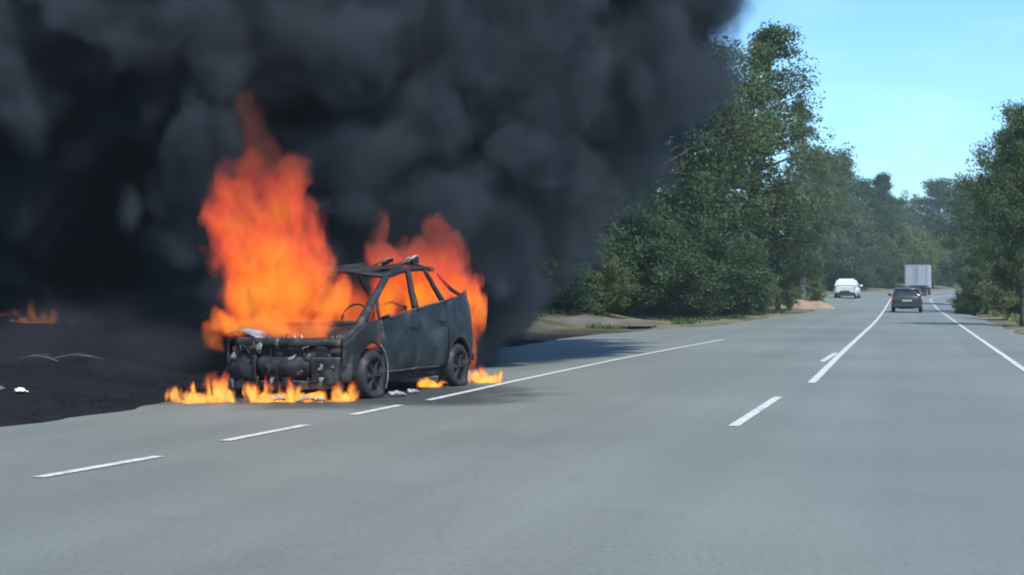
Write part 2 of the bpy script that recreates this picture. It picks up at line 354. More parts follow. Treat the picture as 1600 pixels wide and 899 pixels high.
def make_tree(name, seed, H, Rr, base, leaf, bark, per=26, size=.13, limbs=22, droop=0.0, shape='round', spread=.42, bare=.0):
    """a tapered trunk with limbs and twigs; leaf clumps sit on the twigs"""
    r = random.Random(seed); mb = MB(); cen = []; spr = []
    lean = Vector((r.uniform(-.06, .06), r.uniform(-.06, .06), 0)); tp = []
    nseg = 9
    for i in range(nseg + 1):
        t = i / nseg; tp.append(Vector((0, 0, -.4 + t * (H * .94 + .4))) + lean * H * t + Vector((r.uniform(-1, 1), r.uniform(-1, 1), 0)) * .018 * H * t)
    r0 = .020 * H + .03
    mb.tube(tp, [r0 * (1.35 if i == 0 else 1) * (1 - .9 * i / nseg) + .012 for i in range(nseg + 1)], 7)
    def prof(t):
        if shape == 'round': return math.sin(math.pi * min(1, .16 + .84 * t)) ** .6
        if shape == 'cone': return (1 - t) ** .75 + .10
        if shape == 'tall': return math.sin(math.pi * min(1, .22 + .76 * t)) ** .8 * (1 - .25 * t)
        return 1
    az = r.uniform(0, 6.28)
    for k in range(limbs):
        t = (k + r.uniform(0, .9)) / limbs; h = H * (base + (1 - base) * t * .96); az += 2.4 + r.uniform(-.4, .4)
        f = (h + .4) / (H * .94 + .4) * nseg; i0 = min(nseg - 1, int(f)); o = tp[i0].lerp(tp[i0 + 1], min(1, f - i0))
        Ln = Rr * prof(t) * r.uniform(.55, 1.12); up = r.uniform(.15, .75) * (1 - .3 * droop) + (.35 if t > .8 else 0)
        d = Vector((math.cos(az), math.sin(az), up)).normalized(); pts = [o]
        for q in range(1, 5):
            dd = d + Vector((0, 0, -droop * q * .28)) + Vector((r.uniform(-1, 1), r.uniform(-1, 1), r.uniform(-.6, .6))) * .22
            pts.append(pts[-1] + dd.normalized() * Ln / 4)
        rr = max(.018, r0 * .42 * (1 - .7 * t))
        mb.tube(pts, [rr, rr * .8, rr * .55, rr * .35, .008], 5, False)
        for q in range(1, 5):
            nt = 3 if q < 4 else 4
            for w in range(nt):
                if r.random() < bare: continue
                td = Vector((r.uniform(-1, 1), r.uniform(-1, 1), r.uniform(-.5, .8) - droop)).normalized(); tl = Ln * r.uniform(.14, .34) * (.55 + .2 * q)
                e = pts[q] + td * tl
                mb.tube([pts[q], pts[q].lerp(e, .55) + Vector((0, 0, .05)), e], [.012, .009, .005], 3, False)
                cen.append(e); spr.append(spread * r.uniform(.6, 1.3)); 
                if r.random() < .6: cen.append(pts[q].lerp(e, .5)); spr.append(spread * r.uniform(.5, 1.0))
    for w in range(7):
        cen.append(tp[-1] + Vector((r.uniform(-.5, .5), r.uniform(-.5, .5), r.uniform(-.3, .7)))); spr.append(spread * .8)
    root = empty(name); mb.build('trunk', bark, root, True)
    me = leaf_mesh('crown', [tuple(c) for c in cen], spr, per, size, leaf, seed); link(bpy.data.objects.new('crown', me), root)
    return root

proto = {
 'oak':    make_tree('broadleaf_tree', 11, 13, 4.6, .16, M['leaf_a'], M['bark'], 57, 0.093, 30, .10),
 'oak2':   make_tree('broadleaf_tree', 12, 12, 5.2, .12, M['leaf_c'], M['bark'], 57, 0.099, 30, .05),
 'willow': make_tree('drooping_tree', 13, 14, 3.4, .20, M['leaf_b'], M['greybark'], 41, 0.074, 30, .75, 'tall', .36, .12),
 'pine':   make_tree('conifer_tree', 14, 13, 3.0, .10, M['leaf_c'], M['bark'], 57, 0.081, 40, .15, 'cone', .36),
 'tallo':  make_tree('broadleaf_tree', 15, 16, 3.6, .18, M['leaf_a'], M['greybark'], 45, 0.087, 34, .18, 'tall', .40, .08),
 'light':  make_tree('broadleaf_tree', 16, 7, 3.0, .10, M['leaf_b'], M['greybark'], 64, 0.068, 24, .15, 'round', .32),
 'bush':   make_tree('roadside_shrub', 17, 3.2, 1.9, .04, M['leaf_d'], M['bark'], 64, 0.046, 20, .05, 'round', .22),
 'dbush':  make_tree('roadside_shrub', 18, 3.4, 2.2, .03, M['leaf_c'], M['bark'], 64, 0.056, 20, .10, 'round', .26),
}
used = set()
def tree(kind, px, D, H, label, group, wide=1.0, rz=None, cat='tree', dz=0.0):
    p = P(px, D); base_h = {'oak':13,'oak2':12,'willow':14,'pine':13,'tallo':16,'light':7,'bush':3.2,'dbush':3.4}[kind]
    k = H / base_h; rz = rng.uniform(0, 6.28) if rz is None else rz
    o = proto[kind]; sc = (k * wide, k * wide, k); loc = p + Vector((0, 0, dz - .05))
    if kind in used: o = dup_tree(o, loc, rz, sc)
    else: o.location = loc; o.rotation_euler = (0, 0, rz); o.scale = sc; used.add(kind)
    tag(o, label, cat, group); return o
GL, GR, GF, GS = 'trees along the left verge', 'trees along the right verge', 'trees beyond the bend', 'trees veiled by the black smoke'
ORD = ('first', 'second', 'third', 'fourth', 'fifth', 'sixth', 'seventh', 'eighth', 'ninth', 'tenth', 'eleventh'); k_ = 0
for kd, px, D, H, w in (('oak', -40, 58, 15, 1.1), ('oak2', 95, 66, 16, 1.1), ('tallo', 230, 60, 17, 1.2), ('oak', 340, 70, 16, 1.1), ('oak2', 455, 62, 15, 1.1),
                        ('tallo', 560, 70, 18, 1.3), ('oak', 660, 64, 15, 1.1), ('oak2', 770, 72, 17, 1.1), ('oak', 860, 80, 17, 1.1)):
    k_ += 1; tree(kd, px, D, H, '%s tree from the left behind the black smoke' % ORD[k_ - 1], GS, w)
for k, (px, D, H) in enumerate(((-60, 54, 6), (30, 56, 5.5), (120, 58, 6), (215, 55, 5.5), (300, 58, 6), (390, 60, 6), (480, 56, 5.5), (570, 60, 6), (660, 58, 5.5), (745, 62, 6), (815, 60, 5))):
    tree('dbush', px, D, H, '%s undergrowth shrub from the left behind the black smoke' % ORD[k], 'undergrowth veiled by the black smoke', 1.0, None, 'shrub')
# left verge, near to far
tree('light', 922, 63, 5.0, 'young pale-leaved tree at the edge of the smoke', GL, .85)
tree('oak2', 990, 70, 13.5, 'dark broadleaf tree just right of the young pale tree', GL, 1.0)
tree('oak', 1062, 76, 14.5, 'tall leafy tree rising out of the smoke, left of the tallest tree', GL, 1.0)
tree('tallo', 1158, 84, 16.0, 'tallest tree on the left, with a ragged top against the sky', GL, 1.15, .6)
tree('oak', 1130, 92, 13.0, 'broad leafy tree behind the tallest tree', GL, 1.1)
tree('oak2', 1216, 86, 7.2, 'dark tree with a bare trunk at the road edge beside the orange bank', GL, .95)
tree('willow', 1254, 104, 14.4, 'thin drooping tree with sky showing through its branches', GL, .68, 2.0)
tree('oak', 1280, 146, 13.6, 'leafy tree stepping down between the drooping tree and the conifer', GL, .55)
tree('light', 1284, 165, 14.0, 'pale leafy tree to the left of the white van', GL, .9)
tree('pine', 1324, 192, 16.6, 'dark pointed conifer above the white van', GL, 1.15)
tree('oak2', 1346, 205, 13.5, 'dark broadleaf tree directly behind the white van', GL, .9)
tree('pine', 1368, 222, 15.6, 'dark conifer stepping down towards the gap in the trees', GL, 1.2)
tree('oak', 1394, 242, 12.6, 'rounded tree left of the truck at the far bend', GL, 1.1)
tree('dbush', 1030, 66, 3.6, 'dark shrub under the trees at the gravel edge', GL, 1.3, None, 'shrub')
tree('dbush', 1090, 72, 3.8, 'wide dark shrub under the tallest trees', GL, 1.5, None, 'shrub')
tree('dbush', 1150, 79, 3.4, 'dark shrub left of the bare trunk', GL, 1.3, None, 'shrub')
tree('bush', 1186, 82, 2.0, 'pale green shrub beside the bare trunk', GL, 1.0, None, 'shrub')
tree('dbush', 1238, 116, 4.2, 'dark shrub among the trunks left of the white van', GL, 1.2, None, 'shrub')
tree('dbush', 1350, 200, 4.6, 'dark shrub right of the white van', GL, 1.3, None, 'shrub')
tree('dbush', 1304, 166, 4.0, 'low dark shrub between the white van and the orange bank', GL, 1.5, None, 'shrub')
tree('dbush', 1330, 184, 5.0, 'dark shrub straight behind the white van', GL, 1.5, None, 'shrub')
tree('dbush', 985, 63, 4.2, 'tall dark shrub between the young pale tree and the tallest trees', GL, 1.2, None, 'shrub')
tree('dbush', 1120, 76, 4.6, 'tall dark shrub in front of the trunk of the tallest tree', GL, 1.1, None, 'shrub')
tree('dbush', 1060, 69, 4.6, 'tall dark shrub nearest the gravel edge in the middle', GL, 1.1, None, 'shrub')
tree('bush', 945, 60, 2.3, 'low pale shrub below the young tree', GL, 1.0, None, 'shrub')
tree('dbush', 860, 58, 3.2, 'dark shrub at the foot of the smoke, right of the burning car', GL, 1.4, None, 'shrub')
# beyond the bend
tree('oak2', 1462, 285, 17.5, 'big dark rounded tree in the gap beyond the bend', GF, 1.25)
tree('oak', 1425, 300, 13.0, 'hazy far tree behind the truck', GF, 1.4)
tree('oak', 1502, 285, 16.0, 'leafy tree right of the big dark rounded tree', GF, 1.2)
for px, D, H, lb in ((1368, 203, 6.5, 'leftmost pale bush of the far hedge'), (1396, 206, 8.0, 'tall pale bush of the far hedge left of the truck'), (1424, 212, 7.0, 'far bush directly behind the truck'),
                     (1456, 225, 6.6, 'far bush just right of the truck'), (1484, 238, 6.6, 'far bush in the middle of the right end of the hedge'), (1512, 250, 7.0, 'far bush at the right end of the hedge')):
    tree('bush' if px != 1456 else 'dbush', px, D, H, lb, 'bushes of the far hedge', 1.15, None, 'bush')
# right verge
tree('oak', 1600, 56, 8.0, 'big leafy tree cut by the right edge of the picture', GR, .74, 1.0)
tree('oak', 1574, 92, 9.4, 'leafy tree leaning over the road on the right', GR, .90, 4.0)
tree('tallo', 1616, 84, 11.6, 'tall tree behind the big leafy tree on the right', GR, 1.1)
tree('oak2', 1545, 118, 9.8, 'dark tree behind the leaning tree on the right', GR, .95)
tree('dbush', 1524, 82, 2.3, 'dark forked shrub on the right shoulder', GR, .62, None, 'shrub')
tree('dbush', 1502, 84, 1.25, 'small round dark shrub on the right shoulder', GR, .75, None, 'shrub')
tree('dbush', 1566, 96, 3.6, 'dark shrub behind the forked one on the right', GR, 1.0, None, 'shrub')
tree('bush', 1594, 68, 3.0, 'tall pale bush beside the trunk at the right edge of the picture', GR, 1.0, None, 'shrub')
tree('bush', 1548, 86, 2.8, 'pale bush behind the forked dark shrub on the right', GR, 1.0, None, 'shrub')
tree('bush', 1566, 78, 1.7, 'yellow-green sunlit bush on the right verge', GR, 1.0, None, 'shrub')

# ------------------------------------------------------------------ grass, stubble and earth
def blades(name, pts, h, mat, label, seed):
    r = np.random.default_rng(seed); p = np.array(pts); N = len(p); a = r.uniform(0, 6.28, N); hh = h * r.uniform(.5, 1.4, N); w = hh * .16
    d = np.stack([np.cos(a), np.sin(a), np.zeros(N)], 1); tipo = r.normal(size=(N, 3)) * .3 * hh[:, None]; tipo[:, 2] = hh
    v = np.stack([p - d * w[:, None], p + d * w[:, None], p + tipo], 1).reshape(-1, 3)
    me = bpy.data.meshes.new(name); me.from_pydata(v.tolist(), [], np.arange(3 * N).reshape(-1, 3).tolist()); me.materials.append(mat); me.update()
    o = link(bpy.data.objects.new(name, me)); tag(o, label, 'grass', None, 'stuff'); return o
pts = []; r_ = random.Random(3)
while len(pts) < 26000:
    s = r_.uniform(24, 130); n = right_edge(s) + .9 + abs(r_.gauss(0, 3.0))
    if nz(s, n, 3, .5) > -.25: x, y = W(s, n); pts.append((x, y, zground(s, n) - .02))
blades('verge_grass', pts, .26, M['drygrass'], 'yellow-green dry grass on the right verge', 4)
pts = []
while len(pts) < 26000:
    s = r_.uniform(12, 34); n = left_edge(s) - .25 - abs(r_.gauss(0, 8.0))
    if nz(s, n, 3, .6) > -.1: x, y = W(s, n); pts.append((x, y, zground(s, n) - .01))
blades('burnt_stubble', pts, .035, M['burntgrass'], 'charred black stubble left of the burning car', 5)
pts = []
while len(pts) < 22000:
    s = r_.uniform(36, 130); n = left_edge(s) - 1.3 - abs(r_.gauss(0, 4.0))
    if nz(s, n, 9, .5) > 0 and burn_amount(s, n) < .3: x, y = W(s, n); pts.append((x, y, zground(s, n) - .02))
blades('forest_edge_grass', pts, .16, M['leaf_a'], 'low grass under the trees on the left', 6)

def mound(name, px, D, lx, ly, h, mat, label, cat, seed, rz=0):
    p = P(px, D)
    def f(u, v):
        x = (u * 2 - 1); y = (v * 2 - 1); q = max(0, 1 - (x * x + y * y)); z = h * q ** .8 * (1 + .5 * nz(x, y, seed, 1.8)) + .06 * nz(x, y, seed + 4, 6) * (q > 0) - .12
        return (x * lx, y * ly, z)
    o = MB().sheet(f, 26, 18).build(name, mat, None, True); o.location = p; o.rotation_euler = (0, 0, rz); tag(o, label, cat); return o
tree('bush', 1232, 95, 1.5, 'pale shrub growing on the left end of the orange bank', GL, .9, None, 'shrub')
tree('bush', 1272, 100, 1.7, 'pale shrub growing on the right end of the orange bank', GL, .9, None, 'shrub')
mound('earth_bank', 1254, 97, 2.2, 1.2, .62, M['earth'], 'orange bare earth bank left of the white van', 'bank', 1, R(-14))
mound('earth_bank', 900, 55, 2.8, 1.3, .30, M['brownearth'], 'low brown earth bank at the gravel edge right of the smoke', 'bank', 2, R(-14))
# ------------------------------------------------------------------ vehicles (local axes: x to the right, y away from the camera along the road)
ROADROT = -math.atan2(DX, DY)
def loft(sections, n=20, pw=3.2):
    """closed body through (y, z0, z1, half width) stations with rounded box sections"""
    V = []; Fc = []
    for (y, z0, z1, hw) in sections:
        for k in range(n):
            t = 2 * math.pi * (k + .5) / n; c, s_ = math.cos(t), math.sin(t)
            V.append((hw * math.copysign(abs(c) ** (2 / pw), c), y, (z0 + z1) / 2 + (z1 - z0) / 2 * math.copysign(abs(s_) ** (2 / pw), s_)))
    m = len(sections)
    for i in range(m - 1):
        for k in range(n): Fc.append((i*n+k, i*n+(k+1) % n, (i+1)*n+(k+1) % n, (i+1)*n+k))
    Fc.append(tuple(range(n))[::-1]); Fc.append(tuple((m-1)*n + k for k in range(n)))
    return V, Fc
def wheel(parent, x, y, r, w, rim=True, tyre_mat=None, rim_mat=None, squash=0.0):
    root = bpy.data.objects.new('wheel', None); link(root, parent); root.location = (x, y, r - squash)
    V = []; Fc = []; n = 22; sg = 1 if x > 0 else -1
    prof = [(-w/2, r*.66), (-w/2, r*.93), (-w*.36, r), (w*.36, r), (w/2, r*.93), (w/2, r*.66)]
    for k in range(n):
        t = 2 * math.pi * k / n
        for (a, q) in prof:
            zz = q * math.sin(t)
            V.append((a * (1 + (.35 if squash and zz < -r*.7 else 0)), q * math.cos(t), max(zz, -(r - squash))))
    m = len(prof)
    for k in range(n):
        for j in range(m): Fc.append((k*m+j, ((k+1) % n)*m+j, ((k+1) % n)*m+(j+1) % m, k*m+(j+1) % m))
    mesh_obj('tyre', V, Fc, tyre_mat or M['rubber'], root, True)
    if rim:
        mb = MB(); xo = sg * w * .34
        ring = [(xo, r*.66*math.cos(2*math.pi*k/20), r*.66*math.sin(2*math.pi*k/20)) for k in range(21)]
        mb.tube(ring, .022, 6, False)
        for k in range(6):
            t = math.pi / 3 * k; mb.tube([(xo, 0, 0), (xo, r*.62*math.cos(t), r*.62*math.sin(t))], [.035, .022], 5)
        mb.tube([(xo - sg*.10, 0, 0), (xo + sg*.01, 0, 0)], [.07, .055], 10)
        mb.tube([(xo - sg*(.12 if not squash else .05), 0, 0), (xo - sg*(.10 if not squash else .015), 0, 0)], r*.63, 18)
        mb.build('rim', rim_mat or M['rim'], root, False)
    return root
def quadp(name, pts, mat, parent, t=.012):
    p = [Vector(q) for q in pts]; n = (p[1] - p[0]).cross(p[2] - p[0]).normalized()
    V = p + [q - n * t for q in p]; k = len(p)
    Fc = [tuple(range(k)), tuple(range(2*k - 1, k - 1, -1))] + [((i+1) % k, i, k + i, k + (i+1) % k) for i in range(k)]
    return mesh_obj(name, V, Fc, mat, parent)
def rbox(name, x0, x1, y0, y1, z0, z1, mat, parent, bev=.02):
    o = MB().box(x0, x1, y0, y1, z0, z1).build(name, mat, parent)
    if bev:
        bm = bmesh.new(); bm.from_mesh(o.data); bmesh.ops.bevel(bm, geom=bm.edges[:], offset=bev, segments=2, affect='EDGES'); bm.to_mesh(o.data); bm.free()
    return o

def small_car(loc, rz, paint, L, Wd, H, facing, name, label, cat):
    """facing=+1: its tail is towards the camera; -1: its nose is. Local y=0 is the end nearest the camera."""
    t = empty(name, loc, rz, label, cat); hw = Wd / 2
    tail = [(0, .42, .82, hw*.80), (.05, .34, .98, hw*.90), (.25, .24, 1.00, hw*.97), (.8, .20, .97, hw), (1.7, .19, .92, hw), (2.6, .19, .90, hw), (3.2, .20, .86, hw*.99), (3.75, .24, .76, hw*.95), (L-.05, .32, .66, hw*.86), (L, .40, .58, hw*.76)]
    secs = tail if facing > 0 else [(L - y, a, b, w) for (y, a, b, w) in reversed(tail)]
    mesh_obj('body', *loft(secs), paint, t, True)
    # greenhouse: dark glass volume inside a painted roof and pillars
    yy = (lambda y: y) if facing > 0 else (lambda y: L - y)
    zb = .93
    gl = [(.30, zb - .02, zb + .02, hw*.84), (.62, zb - .05, H - .10, hw*.76), (1.0, zb - .06, H - .035, hw*.74), (1.9, zb - .06, H - .03, hw*.74), (2.35, zb - .06, H - .10, hw*.75), (2.95, zb - .12, zb - .02, hw*.84)]
    g_ = gl if facing > 0 else [(L - y, a, b, w) for (y, a, b, w) in reversed(gl)]
    mesh_obj('window_glass', *loft(g_, 20, 4.5), M['glass'], t, True)
    rf = [(.55, H - .13, H - .06, hw*.74), (.75, H - .10, H - .01, hw*.755), (1.2, H - .07, H, hw*.75), (1.9, H - .07, H - .005, hw*.75), (2.25, H - .12, H - .06, hw*.745)]
    r_s = rf if facing > 0 else [(L - y, a, b, w) for (y, a, b, w) in reversed(rf)]
    mesh_obj('roof', *loft(r_s, 20, 4), paint, t, True)
    for sg in (-1, 1):
        for a, b in (((sg*hw*.86, 2.95, zb - .05), (sg*hw*.76, 2.25, H - .08)), ((sg*hw*.86, .28, zb), (sg*hw*.765, .62, H - .09))):
            MB().tube([(a[0], yy(a[1]), a[2]), (b[0], yy(b[1]), b[2])], [.05, .045], 6).build('pillar', paint, t)
        MB().tube([(sg*hw*.875, yy(1.62), zb - .03), (sg*hw*.765, yy(1.58), H - .05)], .035, 5).build('pillar', paint, t)
        m = MB(); V, Fc = loft([(-.07, -.06, .08, .10), (-.03, -.075, .09, .12), (.05, -.06, .075, .10)], 12); m.add(V, Fc); mo = m.build('mirror', paint, t, True); mo.location = (sg * (hw + .09), yy(2.62), 1.0)
        for y in (.72, 3.22): wheel(t, sg * (hw - .11), yy(y), .31, .20)
    if facing > 0:
        for sg in (-1, 1):
            rbox('tail_light', sg*hw*.80 - .13, sg*hw*.80 + .10, -.01, .12, .70, .92, M['redlens'], t, .03)
        rbox('bumper', -hw*.86, hw*.86, -.06, .10, .30, .50, M['trim'], t, .04)
        rbox('number_plate', -.26, .26, -.022, .03, .62, .73, M['plate'], t, .004)
        MB().tube([(hw*.5, -.03, .24), (hw*.5, .2, .25)], .035, 8).build('exhaust_pipe', M['rim'], t)
    else:
        for sg in (-1, 1):
            rbox('headlight', sg*hw*.70 - .17, sg*hw*.70 + .15, .05, .25, .58, .74, M['lamp'], t, .04)
        rbox('bumper', -hw*.82, hw*.82, -.03, .12, .28, .44, M['trim'], t, .04)
        rbox('grille', -.38, .38, -.02, .08, .50, .62, M['trim'], t, .02)
        rbox('number_plate', -.26, .26, -.05, .0, .40, .50, M['plate'], t, .004)
    return t
def road_z(p): s, n = SN(p.x, p.y); return zroad(s, n)
p = P(1417, 86.0); p.z = road_z(p)
small_car(p, ROADROT, M['darkpaint'], 3.95, 1.72, 1.40, 1, 'hatchback_car', 'dark grey hatchback driving ahead in the right lane', 'car')
p = P(1320, 127.0); p.z = road_z(p)
vn = empty('white_van', p, ROADROT - R(4), 'small white van at the left edge of the road, under dark trees', 'van'); vw = .95
mesh_obj('body', *loft([(0, .36, .92, vw*.90), (.06, .28, 1.02, vw*.95), (.4, .22, 1.05, vw), (1.6, .20, 1.05, vw), (3.0, .20, 1.04, vw), (3.5, .24, .98, vw*.97), (4.0, .32, .86, vw*.88), (4.1, .40, .74, vw*.78)], 28, 4.0), M['whitepaint'], vn, True)
ub = mesh_obj('upper_body', [(-.91, .06, .98), (.91, .06, .98), (.91, 3.05, .98), (-.91, 3.05, .98), (-.66, .30, 1.64), (.66, .30, 1.64), (.66, 2.30, 1.66), (-.66, 2.30, 1.66)],
              [(0, 3, 2, 1), (4, 5, 6, 7), (0, 1, 5, 4), (1, 2, 6, 5), (2, 3, 7, 6), (3, 0, 4, 7)], M['whitepaint'], vn)
bm = bmesh.new(); bm.from_mesh(ub.data); bmesh.ops.bevel(bm, geom=bm.edges[:], offset=.13, segments=3, affect='EDGES'); bm.to_mesh(ub.data); bm.free()
rbox('rear_step', -.40, .40, -.05, .02, .50, .66, M['trim'], vn, .02)
for sg in (-1, 1):
    rbox('rear_door', *sorted((sg*.02, sg*.72)), -.03, .06, .52, .98, M['whitepaint'], vn, .02)
    rbox('tail_light', sg*.80 - .06, sg*.80 + .05, -.01, .14, .66, .98, M['redlens'], vn, .02)
    m = MB(); V, Fc = loft([(-.07, -.08, .10, .10), (-.03, -.09, .11, .12), (.05, -.07, .09, .10)], 12); m.add(V, Fc); mo = m.build('mirror', M['whitepaint'], vn, True); mo.location = (sg * (vw + .10), 2.9, 1.05)
    for y in (.70, 3.30): wheel(vn, sg * (vw - .14), y, .32, .20)
rbox('bumper', -vw*.88, vw*.88, -.07, .10, .30, .50, M['trim'], vn, .04)
rbox('number_plate', -.26, .26, -.03, .0, .56, .66, M['plate'], vn, .003)
# box truck
p = P(1431, 168.0); p.z = road_z(p); TR = ROADROT - R(6)
tk = empty('box_truck', p, TR, 'truck with a tall pale grey box body ahead of the hatchback', 'truck')
hb = 1.16
rbox('cargo_box', -hb, hb, 0, 5.2, 1.0, 3.32, M['boxpanel'], tk, .03)
for sg in (-1, 1):
    rbox('rear_door', *(sorted((sg*.02, sg*(hb - .06)))), -.035, -.004, 1.06, 3.24, M['boxpanel'], tk, .01)
    MB().tube([(sg*.16, -.06, 1.1), (sg*.16, -.06, 3.2)], .018, 6).build('door_bar', M['rim'], tk)
    rbox('corner_post', *(sorted((sg*(hb - .055), sg*(hb + .02)))), -.03, .05, .98, 3.34, M['rim'], tk, .008)
    rbox('tail_light', sg*.92 - .14, sg*.92 + .14, -.03, .06, .62, .74, M['redlens'], tk, .015)
    rbox('mud_flap', sg*.78 - .26, sg*.78 + .26, .52, .55, .22, .80, M['trim'], tk, 0)
    wheel(tk, sg * .82, 1.15, .44, .46); wheel(tk, sg * .92, 5.6, .44, .26)
rbox('roof_edge', -hb, hb, -.03, .05, 3.325, 3.37, M['rim'], tk, .006)
rbox('bumper', -1.05, 1.05, -.05, .06, .42, .56, M['trim'], tk, .02)
rbox('chassis', -.45, .45, .1, 6.2, .62, .98, M['trim'], tk, .02)
rbox('number_plate', -.26, .26, -.075, -.052, .44, .54, M['plate'], tk, .003)
mesh_obj('cab', *loft([(5.35, .6, 2.35, .98), (5.5, .5, 2.5, 1.05), (6.4, .45, 2.5, 1.05), (6.85, .5, 2.0, 1.03), (7.0, .55, 1.5, 1.0)], 20, 5), M['whitepaint'], tk, True)
# ------------------------------------------------------------------ the burning car (local x to the right of the picture, y from nose to tail, away from the camera)
CAR = Vector((-2.74, 18.16, 0)); CROT = R(-22)
cs, sn_ = math.cos(CROT), math.sin(CROT)
def CW(x, y, z): return Vector((CAR.x + x * cs - y * sn_, CAR.y + x * sn_ + y * cs, z))
bc = empty('burning_car', CAR, CROT, 'burnt-out car engulfed in flames, windows gone, parked in the lay-by', 'car')
def hw(t, z):
    w = .875
    if t < .55: w *= 1 - .16 * (1 - t / .55) ** 2
    if t > 3.45: w *= 1 - .10 * ((t - 3.45) / .45) ** 2
    return w * (1 - .06 * ((.55 - z) / .35) ** 2 if z < .55 else 1 - .11 * ((z - .55) / .7) ** 2)
def belt(t): return .93 + (t - 1.0) * .112
WF, WR, AR = .70, 3.22, .355
def arch(t, c, lo):
    d = AR * AR - (t - c) ** 2
    return max(lo, .30 + math.sqrt(d)) if d > 0 else lo
def side(name, sg, t0, t1, zl, zh, mat, nu, nv, dent=.02, inset=0.0, seed=0):
    def f(u, v):
        t = t0 + (t1 - t0) * u; a, b = zl(t), zh(t); z = a + (b - a) * v
        q = hw(t, z) - inset + dent * nz(t * 2.3, z * 2.6, seed + sg) + .4 * dent * nz(t * 7, z * 7, seed)
        return (sg * q, t, z)
    mb = MB().sheet(f, nu, nv, .018 * (1 if sg > 0 else -1)); return mb.build(name, mat, bc, True)
for sg in (1, -1):
    side('front_fender', sg, .10, .94, lambda t: arch(t, WF, .24), lambda t: .675 + .26 * sstep(.0, .72, t), M['soot'], 26, 10, .03, 0, 1)
    d = side('front_door', sg, .965, 2.04, lambda t: .25, lambda t: belt(t), M['panel'], 20, 14, .026, 0, 3)
    def rd_low(t): return max(.26, arch(t, WR, .26)) + (.10 * max(0, t - 2.6))
    d2 = side('rear_door', sg, 2.06, 2.90, rd_low, lambda t: belt(t), M['panel'], 18, 14, .022, 0, 5)
    side('rear_fender', sg, 2.92, 3.88, lambda t: arch(t, WR, .30), lambda t: belt(t) + .05 * sstep(3.2, 3.8, t), M['panel'], 26, 12, .022, 0, 7)
    side('sill', sg, 1.06, 2.86, lambda t: .16, lambda t: .245, M['soot'], 20, 3, .02, .02, 9)
    # window frames, sagging in the heat
    def bar(name, a, b, ra, rb, mat=M['soot'], sag=0.0, n=6):
        a = Vector(a); b = Vector(b); pts = [a.lerp(b, k / n) + Vector((0, 0, -sag * math.sin(math.pi * k / n))) + Vector((nz(k, ra, sg, .9), nz(k, rb, 2, .9), 0)) * .012 for k in range(n + 1)]
        return MB().tube(pts, [ra + (rb - ra) * k / n for k in range(n + 1)], 7).build(name, mat, bc, True)
    bar('a_pillar', (sg*.80, .50, .885), (sg*.615, 1.53, 1.45), .062, .045)
    bar('a_pillar_foot', (sg*.77, .12, .69), (sg*.80, .55, .90), .028, .058)
    bar('quarter_window_bar', (sg*.815, .98, .925), (sg*.73, 1.06, 1.17), .022, .020)
    bar('b_pillar', (sg*.80, 2.04, belt(2.04) - .03), (sg*.625, 2.14, 1.55), .050, .038)
    bar('c_pillar', (sg*.79, 2.92, belt(2.92) - .03), (sg*.62, 2.66, 1.57), .040, .028)
    bar('d_pillar', (sg*.72, 3.78, 1.20), (sg*.60, 3.10, 1.52), .035, .018, M['soot'], .05)
    bar('roof_rail', (sg*.60, 1.50, 1.455), (sg*.615, 2.95, 1.575), .040, .034, M['soot'], -.05, 10)
    bar('window_trim', (sg*.825, 1.0, belt(1.0) + .012), (sg*.80, 3.3, belt(3.3) + .012), .012, .012, M['burnrust'], 0, 12)
    # wheels burnt down to the steel
    for y in (WF, WR):
        wheel(bc, sg * .79, y, .31, .21, True, M['soot'], M['soot'], .05)
    rbox('door_handle', *(sorted((sg*.865, sg*.895))), 1.78, 1.96, .80, .83, M['soot'], d, .008)
    rbox('door_handle', *(sorted((sg*.862, sg*.890))), 2.66, 2.84, .86, .89, M['soot'], d2, .008)
    MB().tube([(sg*(.875 + .012), t, .30 + .02 * nz(t, 1, 0, 5)) for t in np.linspace(1.0, 2.55, 14)], .009, 5).build('door_moulding', M['burnrust'], bc)
    # curled ash along the wheel-arch lip
    MB().tube([(sg*(hw(WF + AR*math.cos(a), .5) + .012), WF + (AR + .012)*math.cos(a), .30 + (AR + .012)*math.sin(a)) for a in np.linspace(-.6, 1.1, 14)],
              [.006 + .012 * abs(nz(a, 3, 0, 3)) for a in np.linspace(-.6, 1.1, 14)], 5).build('arch_lip', M['ash'], bc, True)
    MB().tube([(sg*(hw(WR + AR*math.cos(a), .5) + .010), WR + (AR + .01)*math.cos(a), .30 + (AR + .01)*math.sin(a)) for a in np.linspace(.2, 2.9, 16)], .011, 5).build('arch_lip', M['soot'], bc, True)
